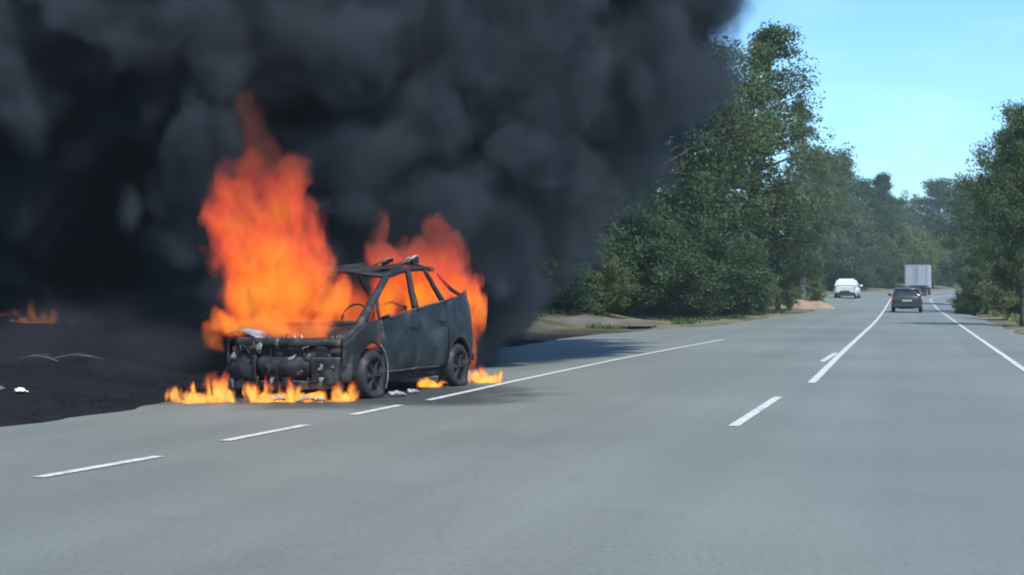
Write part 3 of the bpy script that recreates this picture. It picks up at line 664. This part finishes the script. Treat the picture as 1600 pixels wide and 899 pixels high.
# roof skin, buckled
def roof_f(u, v):
    t = 1.50 + 1.42 * u; x = -.60 + 1.2 * v
    z = 1.47 + .14 * sstep(1.5, 2.2, t) - .02 * sstep(2.4, 2.9, t) + .05 * (1 - (x / .6) ** 2) - .07 * math.exp(-((t - 2.0) ** 2 + (x + .1) ** 2) * 4) + .03 * nz(t * 2.5, x * 2.5, 4)
    return (x, t, z)
MB().sheet(roof_f, 20, 16, .02).build('roof', M['soot'], bc, True)
MB().tube([(x, 1.50 + .10 * (1 - (x/.62)**2) * -1 + .02, 1.455 + .07 * (1 - (x/.62)**2) + .012*nz(x*4, 1)) for x in np.linspace(-.62, .62, 12)], .028, 6).build('windscreen_header', M['soot'], bc, True)
for k, (x, t, h, l) in enumerate(((.50, 1.70, .05, .20), (.52, 2.30, .06, .16), (.45, 2.55, .10, .26), (.30, 2.62, .07, .2))):
    f = lambda u, v, x=x, t=t, h=h, l=l: (x + (v - .5) * .16 + .05 * math.sin(3 * u), t + l * (u - .5), 1.60 + h * math.sin(math.pi * u) + .05 * v + .03 * nz(u * 3, v * 3, k))
    MB().sheet(f, 8, 5, .012).build('curled_roof_skin', M['paleash'] if k in (2,) else M['burnrust'], bc, True)
# nose
def yf(x): return .27 * (abs(x) / .84) ** 3
def fascia(name, x0, x1, z0, z1, off, mat, rag=0.0, seed=0, nu=40, nv=12, bul=.0):
    def f(u, v):
        x = x0 + (x1 - x0) * u; a = z0 + rag * (nz(x * 5, seed) * .8 + nz(x * 14, seed + 3) * .5); z = a + (z1 - a) * v
        return (x, yf(x) + off - bul * math.sin(math.pi * v) + .075 * nz(x * 3, z * 4, seed) + .03 * nz(x * 9, z * 3, seed + 2) + .014 * nz(x * 19, z * 19, seed), z)
    return MB().sheet(f, nu, nv, -.02).build(name, mat, bc, True)
fascia('bumper', -.84, -.30, .23, .52, -.02, M['soot'], .12, 1, 16, 12, .05)
fascia('bumper', -.27, .40, .28, .50, .0, M['soot'], .12, 21, 22, 12, .06)
fascia('bumper', .42, .84, .20, .51, -.03, M['soot'], .16, 31, 16, 12, .04)
fascia('grille_panel', -.82, .82, .505, .635, .05, M['soot'], .0, 5, 34, 6)
fascia('bonnet_front_edge', -.80, .80, .63, .72, .03, M['soot'], .0, 8, 40, 5, .02)
fascia('lower_valance', -.70, .74, .13, .22, .03, M['burnrust'], .06, 12, 40, 5)
for x in (-.60, .60):
    rbox('headlight_bucket', x - .15, x + .15, yf(x) + .02, yf(x) + .25, .53, .64, M['burnrust'], bc, .03)
for k, x in enumerate(np.linspace(-.34, .34, 8)):
    MB().tube([(x, .045 + yf(x), .51), (x + .02 * nz(k, 1), .04 + yf(x), .63)], .012, 5).build('grille_slat', M['burnrust'], bc)
rbox('radiator', -.40, .40, .20, .28, .26, .66, M['burnrust'], bc, .01)
rbox('crash_beam', -.66, .66, .10, .18, .36, .48, M['burnrust'], bc, .02)
# remains of the bonnet, peeled and ash-grey at one corner
def bon(u, v):
    x = -.80 + 1.60 * u; y = .07 + .50 * v
    z = .715 + .19 * v + .025 * nz(x * 4, y * 4, 2) - .10 * math.exp(-((x - .1) ** 2 * 3 + (y - .35) ** 2 * 8)) + .06 * max(0, -x - .35) * math.sin(math.pi * min(1, v * 1.2)) * 2
    return (x, y + yf(x) * (1 - v), z + (.02 * nz(x * 13, y * 13) if v < .1 else 0))
MB().sheet(bon, 30, 16, .015).build('bonnet', M['soot'], bc, True)
def hump(u, v):
    x = -.86 + .52 * u; y = .04 + .42 * v
    return (x, y + .12 * (1 - u), .715 + .15 * math.sin(math.pi * (.15 + .8 * u)) * (.6 + .4 * v) + .02 * nz(x * 8, y * 8))
MB().sheet(hump, 12, 10, .015).build('peeled_fender_top', M['ash'], bc, True)
r_ = random.Random(21)
for k in range(8):                                    # melted plastic hanging from the bumper
    x = -.70 + 1.44 * k / 7 + r_.uniform(-.07, .07); z = .27; l = r_.uniform(.08, .20); w = r_.uniform(.02, .09); sk = r_.uniform(-.06, .06)
    f = lambda u, v, x=x, z=z, l=l, w=w, sk=sk, k=k: (x + sk * u + (v - .5) * w * (1 - .75 * u) + .015 * nz(u * 4, k), yf(x) - .045 + .02 * nz(u * 3, v, k), z - l * u * (1 - .25 * abs(v - .4)))
    MB().sheet(f, 6, 4, .008).build('melted_strip', M['burnrust'] if k % 3 else M['paleash'], bc, True)
for k in range(12):                                   # flakes and blisters of ash
    x = -.66 + 1.45 * k / 11; z = r_.uniform(.32, .70); l = r_.uniform(.05, .16); tx = r_.uniform(-.10, .10); w = r_.uniform(.03, .10)
    f = lambda u, v, x=x, z=z, l=l, tx=tx, w=w, k=k: (x + tx * u + (v - .5) * w * math.sin(math.pi * (.08 + .84 * u)) * (1 + .5 * nz(u * 5, k)), yf(x) - .035 + .03 * nz(u * 3, v * 2, k) - .03 * math.sin(3 * u), z + l * (u - .5) + .02 * nz(v * 4, k))
    MB().sheet(f, 7, 4, .006).build('ash_flake', M['paleash'] if k in (1, 9) else (M['ash'] if k % 3 == 0 else M['burnrust']), bc, True)
for k in range(22):                                   # jagged scraps along the bonnet edge
    x = r_.uniform(-.5, .82); h = r_.uniform(.015, .06)
    MB().tube([(x, yf(x) + .04, .705), (x + r_.uniform(-.04, .04), yf(x) + .05, .72 + h)], [.02, .005], 4).build('bonnet_scrap', M['burnrust'] if k % 3 else M['paleash'], bc)
for k in range(9):                                    # burnt wiring and hoses hanging in the nose
    x = r_.uniform(-.7, .7); z = r_.uniform(.40, .70); q = [(x, yf(x) - .02, z)]
    for i in range(5): q.append((q[-1][0] + r_.uniform(-.07, .07), yf(x) - .05 + r_.uniform(-.03, .03), max(.03, q[-1][2] - r_.uniform(.02, .10))))
    MB().tube(q, r_.uniform(.006, .012), 5).build('burnt_wire', M['burnrust'] if k % 2 else M['soot'], bc, True)
# tail, floor, firewall, seat frames, steering wheel
def tail(u, v):
    x = -.79 + 1.58 * u; z = .28 + .93 * v; return (x * (1 - .05 * v), 3.90 - .12 * (abs(x) / .79) ** 3 - .10 * v + .02 * nz(x * 3, z * 3, 7), z)
MB().sheet(tail, 20, 14, .02).build('tailgate', M['soot'], bc, True)
rbox('rear_bumper', -.80, .80, 3.82, 3.98, .26, .46, M['soot'], bc, .05)
rbox('floor_pan', -.76, .76, .40, 3.75, .20, .25, M['soot'], bc, .01)
rbox('firewall', -.74, .74, .60, .64, .25, .90, M['soot'], bc, .01)
rbox('dashboard_frame', -.72, .72, .78, .98, .78, .92, M['burnrust'], bc, .03)
MB().tube([(.36 + .18 * math.cos(a), 1.20 + .06 * math.sin(a), .95 + .17 * math.sin(a)) for a in np.linspace(0, 6.283, 18)], .014, 6).build('steering_wheel', M['soot'], bc, True)
for (x, y, w) in ((-.36, 1.9, .44), (.36, 1.9, .44), (0, 2.85, 1.2)):
    st = bpy.data.objects.new('seat_frame', None); link(st, bc)
    MB().tube([(x - w/2, y, .45), (x - w/2, y + .28, 1.08), (x, y + .30, 1.14), (x + w/2, y + .28, 1.08), (x + w/2, y, .45)], .022, 6).build('back_tube', M['burnrust'], st, True)
    rbox('cushion_pan', x - w/2, x + w/2, y - .48, y, .40, .46, M['soot'], st, .02)
# mirror stub and wiper left hanging
MB().tube([(.82, 1.02, .95), (.93, 1.00, .98), (.97, 1.02, .93)], [.02, .03, .012], 6).build('mirror_stub', M['soot'], bc, True)

# ------------------------------------------------------------------ flames
def clear_skin(t, out, scale=.6, lo=.985):
    """nearly clear, faintly mottled surface added round a flame or smoke volume"""
    n = noise_tex(t, scale, 2); tr = nd(t, 'ShaderNodeBsdfTransparent')
    t.links.new(ramp(t, n.outputs['Fac'], [(.3, (lo, lo, lo)), (.7, (1., 1., 1.))]), tr.inputs[0]); t.links.new(tr.outputs[0], out.inputs['Surface'])  # near-white transparent tint, added so the volume has a surface
def remeshed(o, voxel, disp=0.0, dsc=1.0, seed=0.0):
    md = o.modifiers.new('remesh', 'REMESH'); md.mode = 'VOXEL'; md.voxel_size = voxel; md.use_smooth_shade = True
    dg = bpy.context.evaluated_depsgraph_get(); me = bpy.data.meshes.new_from_object(o.evaluated_get(dg)); o.modifiers.clear(); mats = [m for m in o.data.materials]; o.data = me
    if disp:
        co = np.empty(len(me.vertices) * 3, 'f'); me.vertices.foreach_get('co', co); co = co.reshape(-1, 3); no = [v.normal.copy() for v in me.vertices]
        for i, v in enumerate(me.vertices):
            p_ = v.co; q = disp * (.35 * mnoise.noise(Vector((p_.x * dsc * 6, p_.y * dsc * 6, p_.z * dsc * 3.4 + seed))) + mnoise.noise(Vector((p_.x * dsc, p_.y * dsc, p_.z * dsc * .6 + seed))) + .55 * mnoise.noise(Vector((p_.x * dsc * 2.6, p_.y * dsc * 2.6, p_.z * dsc * 1.5 + seed))))
            v.co = p_ + no[i] * q
    return o
def fire_mat(name, puffs, dens, ratio, core, mid, edge, z0, z1, topf, nscale=2.2, amp=.9, warp=.35, gain=2.2, zst=.5):
    """torn flame: hot core, red thin edges; the field is the nearest of the flame's lobes, eaten away by turbulence"""
    m, t, out = new_mat(name); tc = nd(t, 'ShaderNodeTexCoord'); mp = nd(t, 'ShaderNodeMapping'); mp.inputs['Scale'].default_value = (1, 1, zst); t.links.new(tc.outputs['Object'], mp.inputs[0])
    wv = noise_tex(t, nscale * .6, 2, .55, vec=mp.outputs[0])
    w1 = nd(t, 'ShaderNodeVectorMath', operation='MULTIPLY_ADD'); t.links.new(wv.outputs['Color'], w1.inputs[0]); w1.inputs[1].default_value = (warp, warp, warp)
    ad = nd(t, 'ShaderNodeVectorMath', operation='ADD'); t.links.new(tc.outputs['Object'], ad.inputs[0]); ad.inputs[1].default_value = (-warp/2, -warp/2, -warp/2); t.links.new(ad.outputs[0], w1.inputs[2])
    cur = None
    for (c, r) in puffs:
        q = nd(t, 'ShaderNodeVectorMath', operation='MULTIPLY_ADD'); t.links.new(w1.outputs[0], q.inputs[0]); q.inputs[1].default_value = tuple(1 / a for a in r); q.inputs[2].default_value = tuple(-a / b for a, b in zip(c, r))
        ln = nd(t, 'ShaderNodeVectorMath', operation='LENGTH'); t.links.new(q.outputs[0], ln.inputs[0])
        if cur is None: cur = ln.outputs['Value']
        else:
            mn = nd(t, 'ShaderNodeMath', operation='SMOOTH_MIN'); mn.inputs[2].default_value = .30; t.links.new(cur, mn.inputs[0]); t.links.new(ln.outputs['Value'], mn.inputs[1]); cur = mn.outputs[0]
    n = noise_tex(t, nscale, 5, .66, .5, vec=mp.outputs[0])
    f = nd(t, 'ShaderNodeMath', operation='MULTIPLY_ADD'); t.links.new(n.outputs['Fac'], f.inputs[0]); f.inputs[1].default_value = amp; t.links.new(cur, f.inputs[2])
    s1 = nd(t, 'ShaderNodeMath', operation='SUBTRACT'); s1.inputs[0].default_value = 1.0 + amp * .42; t.links.new(f.outputs[0], s1.inputs[1])
    mr = nd(t, 'ShaderNodeMapRange', interpolation_type='SMOOTHSTEP'); t.links.new(s1.outputs[0], mr.inputs[0]); mr.inputs[1].default_value = 0; mr.inputs[2].default_value = 1 / gain
    sx = nd(t, 'ShaderNodeSeparateXYZ'); t.links.new(tc.outputs['Object'], sx.inputs[0])
    hr = nd(t, 'ShaderNodeMapRange'); t.links.new(sx.outputs['Z'], hr.inputs[0]); hr.inputs[1].default_value = z0; hr.inputs[2].default_value = z1
    fall = ramp(t, hr.outputs[0], [(0, 1.0), (.35, .95), (.7, .5 + .5 * topf), (1, topf)])
    dn = nd(t, 'ShaderNodeMath', operation='MULTIPLY'); t.links.new(mr.outputs[0], dn.inputs[0]); dn.inputs[1].default_value = dens
    st = noise_tex(t, nscale * 2.1, 2, .6, .8, vec=mp.outputs[0]); stv = ramp(t, st.outputs['Fac'], [(.32, .42), (.60, 1.0)])
    e0 = nd(t, 'ShaderNodeMath', operation='MULTIPLY'); t.links.new(dn.outputs[0], e0.inputs[0]); t.links.new(stv, e0.inputs[1])
    es = nd(t, 'ShaderNodeMath', operation='MULTIPLY'); t.links.new(e0.outputs[0], es.inputs[0]); t.links.new(fall, es.inputs[1])
    e2 = nd(t, 'ShaderNodeMath', operation='MULTIPLY'); t.links.new(es.outputs[0], e2.inputs[0]); e2.inputs[1].default_value = ratio
    hh = nd(t, 'ShaderNodeMath', operation='MULTIPLY_ADD'); t.links.new(hr.outputs[0], hh.inputs[0]); hh.inputs[1].default_value = -.55; t.links.new(s1.outputs[0], hh.inputs[2])
    col = ramp(t, hh.outputs[0], [(0.0, edge), (.14, mid), (.34, core), (.62, (core[0], core[1] * 1.45, core[2] + .012))])
    pv = nd(t, 'ShaderNodeVolumePrincipled'); pv.inputs['Color'].default_value = (.12, .08, .07, 1); t.links.new(dn.outputs[0], pv.inputs['Density'])
    t.links.new(col, pv.inputs['Emission Color']); t.links.new(e2.outputs[0], pv.inputs['Emission Strength']); t.links.new(pv.outputs[0], out.inputs['Volume'])
    clear_skin(t, out, 2.0, .985); m.cycles.volume_step_rate = 1.5; return m
def ellipsoid_union(name, puffs, voxel, infl=1.0):
    mb = MB()
    for (c, r) in puffs:
        bm = bmesh.new(); bmesh.ops.create_icosphere(bm, subdivisions=3, radius=1)
        for v in bm.verts: v.co = Vector((c[0] + v.co.x * r[0] * infl, c[1] + v.co.y * r[1] * infl, c[2] + v.co.z * r[2] * infl))
        mb.add([tuple(v.co) for v in bm.verts], [[v.index for v in f.verts] for f in bm.faces]); bm.free()
    o = mb.build(name, None, None); remeshed(o, voxel); return o
def fp(px, py, D, rx, rz, ry=None):
    c = PZ(px, py, D); k = D / F; return (tuple(c), (rx * k, ry or rx * k * .6, rz * k))
CORE, MID, EDGE = (1.0, .215, .002), (1.0, .125, .010), (.85, .07, .018)
def fire(name, puffs, label, dens=4.0, ratio=.70, cols=(CORE, MID, EDGE), z0=1.0, z1=3.0, topf=.3, nscale=2.2, amp=.9, warp=.35, gain=2.2, voxel=.06, infl=1.4, group='flames of the burning car', zst=.62):
    o = ellipsoid_union(name, puffs, voxel, infl); o.data.materials.append(fire_mat(name, puffs, dens, ratio, *cols, z0, z1, topf, nscale, amp, warp, gain, zst)); return tag(o, label, 'fire', group)
D1 = 18.95
fire('engine_flame', [fp(440, 516, 18.5, 92, 24, .30), fp(380, 508, 18.6, 50, 30, .25), fp(490, 512, 18.45, 50, 26, .25), fp(440, 510, D1, 96, 56), fp(440, 440, D1, 100, 80), fp(418, 390, D1, 112, 66), fp(372, 345, D1+.1, 84, 62), fp(435, 335, D1+.1, 80, 70), fp(385, 290, D1+.2, 52, 56), fp(458, 290, D1+.3, 46, 50),
      fp(385, 258, D1+.2, 32, 40), fp(520, 408, D1, 34, 32), fp(498, 462, D1, 54, 70), fp(528, 470, 19.3, 36, 48, .3), fp(385, 512, D1-.1, 46, 30), fp(352, 498, D1-.15, 30, 26), fp(332, 528, 18.6, 18, 44), fp(324, 585, 18.5, 12, 40)],
     'huge orange flame roaring out of the engine bay', 6.0, .70, z0=1.2, z1=3.05, topf=.22, nscale=2.6, amp=1.4, warp=.85, gain=2.6)
fire('flame_tongue', [fp(410, 245, D1+.1, 44, 44), fp(398, 205, D1, 34, 44), fp(384, 165, D1-.1, 24, 40), fp(440, 262, D1+.2, 50, 28)],
     'dull red tongue of flame climbing into the smoke', 2.2, .11, (MID, (1.0, .09, .03), (.7, .06, .04)), 2.6, 4.2, .5, 3.0, 1.0, .40, 1.8)
CP = ((1.0, .20, .004), (1.0, .11, .022), (.85, .08, .04))
fire('cabin_flame', [fp(612, 470, 20.15, 40, 50, .42), fp(660, 458, 20.9, 46, 48, .5), fp(700, 440, 21.5, 42, 56, .5), fp(722, 462, 21.9, 26, 54, .4), fp(606, 402, 20.3, 30, 46, .4), fp(690, 402, 21.2, 46, 52, .5), fp(648, 420, 20.7, 60, 34, .5), fp(645, 392, 20.8, 36, 34, .4), fp(602, 372, 20.4, 15, 40, .25), fp(682, 366, 21.2, 24, 40, .3), fp(712, 382, 21.4, 16, 36, .3), fp(740, 470, 22.1, 16, 60, .25)],
     'orange flame filling the cabin and licking over the roof', 6.0, .68, CP, 1.15, 1.95, .22, 3.6, 1.5, .62, 2.4)
fire('dashboard_flame', [fp(552, 478, 19.7, 40, 46, .3), fp(535, 505, 19.4, 30, 26, .25)],
     'red glow of flame behind the missing windscreen', 3.4, .52, ((1.0, .14, .01), (.95, .10, .03), (.7, .08, .05)), .9, 1.7, .3, 3.6, 1.0, .25, 1.8)
fire('tail_flame', [fp(738, 500, 22.1, 12, 50, .16), fp(739, 552, 22.1, 8, 40, .12)],
     'thin pinkish flame running up the tail of the car', 6.0, .40, ((1.0, .14, .04), (.95, .13, .06), (.8, .12, .08)), .6, 1.8, .5, 6.0, .8, .12, 2.2, .04)
fire('wheel_arch_flame', [fp(578, 534, 18.62, 24, 17, .10), fp(590, 524, 18.7, 12, 12, .08)],
     'small red flame behind the front wheel arch', 8.0, .55, ((1.0, .20, .05), (1.0, .15, .07), (.8, .10, .06)), .5, 1.1, .6, 7.0, .9, .08, 2.2, .03)
GC = ((1.0, .44, .07), (1.0, .24, .012), (.9, .10, .015))
def ground_fire(name, px0, px1, D, h, label, seed, cols=GC, ratio=.95, dens=10.0, z=0.0, ns=8.0):
    """burning fluid on the asphalt: a ragged bed of low flames"""
    r = random.Random(seed); k = D / F; P_ = []; n = max(4, int((px1 - px0) / 8.5))
    for j in range(n):
        u = (j + r.uniform(.2, .8)) / n; hh = h * (.25 + .95 * r.random() ** 1.6) * (.55 + .45 * math.sin(math.pi * u)); x = (px0 + (px1 - px0) * u - CX) * k
        P_.append(((x, D + r.uniform(-.15, .15), z + hh * .40), (r.uniform(6, 10) * k * (1 if D < 30 else 1.3), r.uniform(.08, .16), hh * .75)))
    P_.append((((px0 + px1) / 2 * k - CX * k, D, z + .02), ((px1 - px0) / 2 * k, .28, .06)))
    return fire(name, P_, label, dens, ratio, cols, z + h * .3, z + h * 1.3, .45, ns, 1.5, .30, 2.2, .03, 1.35, 'fires on the ground', .5)
ground_fire('ground_flame', 262, 372, 17.75, .36, 'bright fire on the ground at the far front corner of the car', 1)
ground_fire('ground_flame', 384, 470, 17.80, .30, 'fire burning under the middle of the front bumper', 2)
ground_fire('ground_flame', 472, 512, 17.90, .20, 'smallest fire, between the bumper fire and the front wheel fire', 3)
ground_fire('ground_flame', 512, 562, 17.90, .26, 'fire licking the ground in front of the near front wheel', 4)
ground_fire('ground_flame', 654, 698, 20.55, .18, 'low fire under the rear door of the car', 5)
ground_fire('ground_flame', 728, 786, 21.5, .26, 'fire burning on the asphalt behind the rear wheel', 6)
gp = P(55, 38.5)
ground_fire('grass_flame', 16, 92, 38.5, .95, 'grass fire burning far left on the charred verge', 7, ((1.0, .30, .03), (1.0, .18, .02), (.8, .10, .03)), .75, 5.0, gp.z, 5.0)
ground_fire('grass_flame', -40, 26, 40, .40, 'dimmer grass fire cut by the left edge of the picture', 8, ((1.0, .24, .06), (.9, .16, .05), (.7, .10, .05)), .40, 3.0, P(0, 40).z, 3.0)

# scraps dropped from the car and litter on the burnt verge
def scrap(name, px, py, D, size, mat, label, seed, cat='debris', group='scraps on the burnt verge', z=None):
    p_ = P(px, D); r = random.Random(seed)
    f = lambda u, v: ((u - .5) * size[0] + .03 * nz(u * 3, v * 3, seed), (v - .5) * size[1], size[2] * (.5 + .5 * math.sin(math.pi * u)) * (.4 + .6 * math.sin(math.pi * v)) + .9 * size[2] * nz(u * 5, v * 5, seed))
    o = MB().sheet(f, 9, 6, .01).build(name, mat, None, True); o.location = (p_.x, p_.y, (p_.z if z is None else z) + .015); o.rotation_euler = (r.uniform(-.2, .2), r.uniform(-.2, .2), r.uniform(-1, 1)); return tag(o, label, cat, group)
scrap('litter_scrap', 33, 606, 19.6, (.16, .15, .05), M['scrap'], 'small bright white scrap on the burnt verge at far left', 1)
scrap('litter_scrap', 2, 604, 19.8, (.10, .08, .04), M['stick'], 'tiny grey scrap at the left edge of the picture', 2)
scrap('litter_scrap', 112, 478, 36, (.16, .12, .10), M['scrap'], 'pale speck right of the grass fire', 3)
for k, (px, D, ln, rz, lb) in enumerate(((62, 24.5, .85, -.55, 'pale bleached branch lying on the burnt verge'), (122, 25.0, .80, .12, 'grey branch lying flat right of the bleached branch'), (262, 27.5, .45, .3, 'short grey branch on the burnt verge near the car'))):
    p_ = P(px, D); mb = MB(); a = Vector((math.cos(rz), math.sin(rz), 0)) * ln / 2
    pts = [p_ - a + Vector((0, 0, .03)), p_ - a * .3 + Vector((0, .02, .09)), p_ + a * .4 + Vector((0, .03, .07)), p_ + a + Vector((0, 0, .02))]
    mb.tube(pts, [.020, .026, .020, .008], 6); q = pts[1]; mb.tube([q, q + Vector((.10, .06, .03)), q + Vector((.24, .12, .02))], [.012, .009, .004], 5)
    mb.tube([pts[2], pts[2] + Vector((-.08, .12, .03))], [.010, .004], 5)
    tag(mb.build('fallen_branch', M['stick'], None, True), lb, 'branch', 'branches on the burnt verge')
for k, (px, D, sx, lb) in enumerate(((432, 17.7, (.34, .06, .06), 'pale curled strip of melted bumper on the asphalt'), (478, 17.75, (.20, .10, .04), 'ash-grey scrap on the asphalt below the bumper'), (500, 17.65, (.10, .07, .05), 'small pale lump below the bumper, right of the ash-grey scrap'),
                                (620, 18.7, (.22, .12, .05), 'ash heap on the asphalt behind the near front wheel'), (645, 19.2, (.16, .10, .04), 'dark scrap under the front door'))):
    scrap('bumper_scrap', px, 0, D, sx, M['paleash'] if k in (0, 2) else M['ash'], lb, 30 + k, 'debris', 'scraps fallen from the car', .0)
# ------------------------------------------------------------------ smoke
def smoke_mat(name, puffs, dens, albedo, nscale=.46, amp=1.0, warp=2.0, gain=3.0, seed=0.0):
    m, t, out = new_mat(name); tc = nd(t, 'ShaderNodeTexCoord')
    wv = noise_tex(t, .34, 2, .5, vec=tc.outputs['Object'])
    w1 = nd(t, 'ShaderNodeVectorMath', operation='MULTIPLY_ADD'); t.links.new(wv.outputs['Color'], w1.inputs[0]); w1.inputs[1].default_value = (warp, warp, warp)
    ad = nd(t, 'ShaderNodeVectorMath', operation='ADD'); t.links.new(tc.outputs['Object'], ad.inputs[0]); ad.inputs[1].default_value = (-warp/2, -warp/2, -warp/2); t.links.new(ad.outputs[0], w1.inputs[2])
    cur = None
    for (c, r) in puffs:
        q = nd(t, 'ShaderNodeVectorMath', operation='MULTIPLY_ADD'); t.links.new(w1.outputs[0], q.inputs[0])
        q.inputs[1].default_value = tuple(1 / a for a in r); q.inputs[2].default_value = tuple(-a / b for a, b in zip(c, r))
        ln = nd(t, 'ShaderNodeVectorMath', operation='LENGTH'); t.links.new(q.outputs[0], ln.inputs[0])
        if cur is None: cur = ln.outputs['Value']
        else:
            mn = nd(t, 'ShaderNodeMath', operation='MINIMUM'); t.links.new(cur, mn.inputs[0]); t.links.new(ln.outputs['Value'], mn.inputs[1]); cur = mn.outputs[0]
    n0 = noise_tex(t, nscale, 4, .55, .0, vec=w1.outputs[0])
    # billows: creases where the turbulence changes sign
    ab = nd(t, 'ShaderNodeMath', operation='SUBTRACT'); t.links.new(n0.outputs['Fac'], ab.inputs[0]); ab.inputs[1].default_value = .5
    a2 = nd(t, 'ShaderNodeMath', operation='ABSOLUTE'); t.links.new(ab.outputs[0], a2.inputs[0])
    n = nd(t, 'ShaderNodeMath', operation='MULTIPLY_ADD'); t.links.new(a2.outputs[0], n.inputs[0]); n.inputs[1].default_value = -2.6; n.inputs[2].default_value = .5
    f = nd(t, 'ShaderNodeMath', operation='MULTIPLY_ADD'); t.links.new(n.outputs[0], f.inputs[0]); f.inputs[1].default_value = amp; t.links.new(cur, f.inputs[2])      # len + amp*noise
    s1 = nd(t, 'ShaderNodeMath', operation='SUBTRACT'); s1.inputs[0].default_value = 1.0 + amp * .37; t.links.new(f.outputs[0], s1.inputs[1])
    mr = nd(t, 'ShaderNodeMapRange', interpolation_type='SMOOTHSTEP'); t.links.new(s1.outputs[0], mr.inputs[0]); mr.inputs[1].default_value = 0; mr.inputs[2].default_value = 1 / gain; mr.inputs[3].default_value = 0; mr.inputs[4].default_value = dens
    pv = nd(t, 'ShaderNodeVolumePrincipled'); pv.inputs['Color'].default_value = tuple(albedo) + (1,); pv.inputs['Anisotropy'].default_value = .35
    t.links.new(mr.outputs[0], pv.inputs['Density']); t.links.new(pv.outputs[0], out.inputs['Volume']); clear_skin(t, out); m.cycles.volume_step_rate = .45
    return m
def puff(px, py, D, rpx, ry=None, squash=1.0):
    c = PZ(px, py, D); r = rpx * D / F; return (tuple(c), (r, ry or r * 1.05, r * squash))
plume = [puff(955, 120, 28, 175), puff(1030, -50, 29, 165), puff(850, -60, 29, 300), puff(690, 120, 28, 300, 5.2), puff(835, 280, 27, 150), puff(745, 430, 26.5, 105),
         puff(630, 330, 27, 225, 4.2), puff(430, 90, 28.5, 300, 5.6), puff(120, 60, 29.5, 330, 6.2), puff(120, 265, 30, 190, 5.0), puff(400, -220, 28, 420), puff(880, -360, 31, 400), puff(-120, 150, 30, 300, 6),
         puff(430, 360, 27.5, 210, 4.2), puff(560, 480, 25.8, 190, 2.6), puff(665, 490, 26, 120, 2.0), puff(360, 500, 26.5, 130, 2.2)]
sm = ellipsoid_union('smoke_plume', plume, .45, 1.22)
sm.data.materials.append(smoke_mat('black_smoke', plume, 2.6, (.148, .180, .222)))
tag(sm, 'huge billowing plume of black smoke rising from the burning car', 'smoke', None, 'stuff')

veil = [puff(60, 430, 33, 170, 4.0, .6), puff(230, 440, 31, 160, 3.5, .7), puff(-80, 450, 34, 170, 4.0, .6), puff(300, 470, 29, 110, 2.2, .8), puff(70, 530, 25, 170, 1.8, .4), puff(240, 545, 23, 130, 1.4, .4)]
vl = ellipsoid_union('smoke_veil', veil, .4, 1.10)
vl.data.materials.append(smoke_mat('thin_smoke', veil, .38, (.20, .19, .23), .6, .8, 1.6, 1.6))
tag(vl, 'thin smoke drifting low over the charred verge', 'smoke', None, 'stuff')

def haze_mat():
    m, t, out = new_mat('thin_haze'); pv = nd(t, 'ShaderNodeVolumePrincipled'); pv.inputs['Color'].default_value = (.74, .93, .95, 1); pv.inputs['Density'].default_value = .0005; pv.inputs['Anisotropy'].default_value = .2
    t.links.new(pv.outputs[0], out.inputs['Volume']); return m
hz = MB().box(-560, 760, -160, 900, -6, 24).build('haze', haze_mat(), None); hz['kind'] = 'stuff'; hz['label'] = 'thin summer haze over the road and trees'; hz['category'] = 'haze'
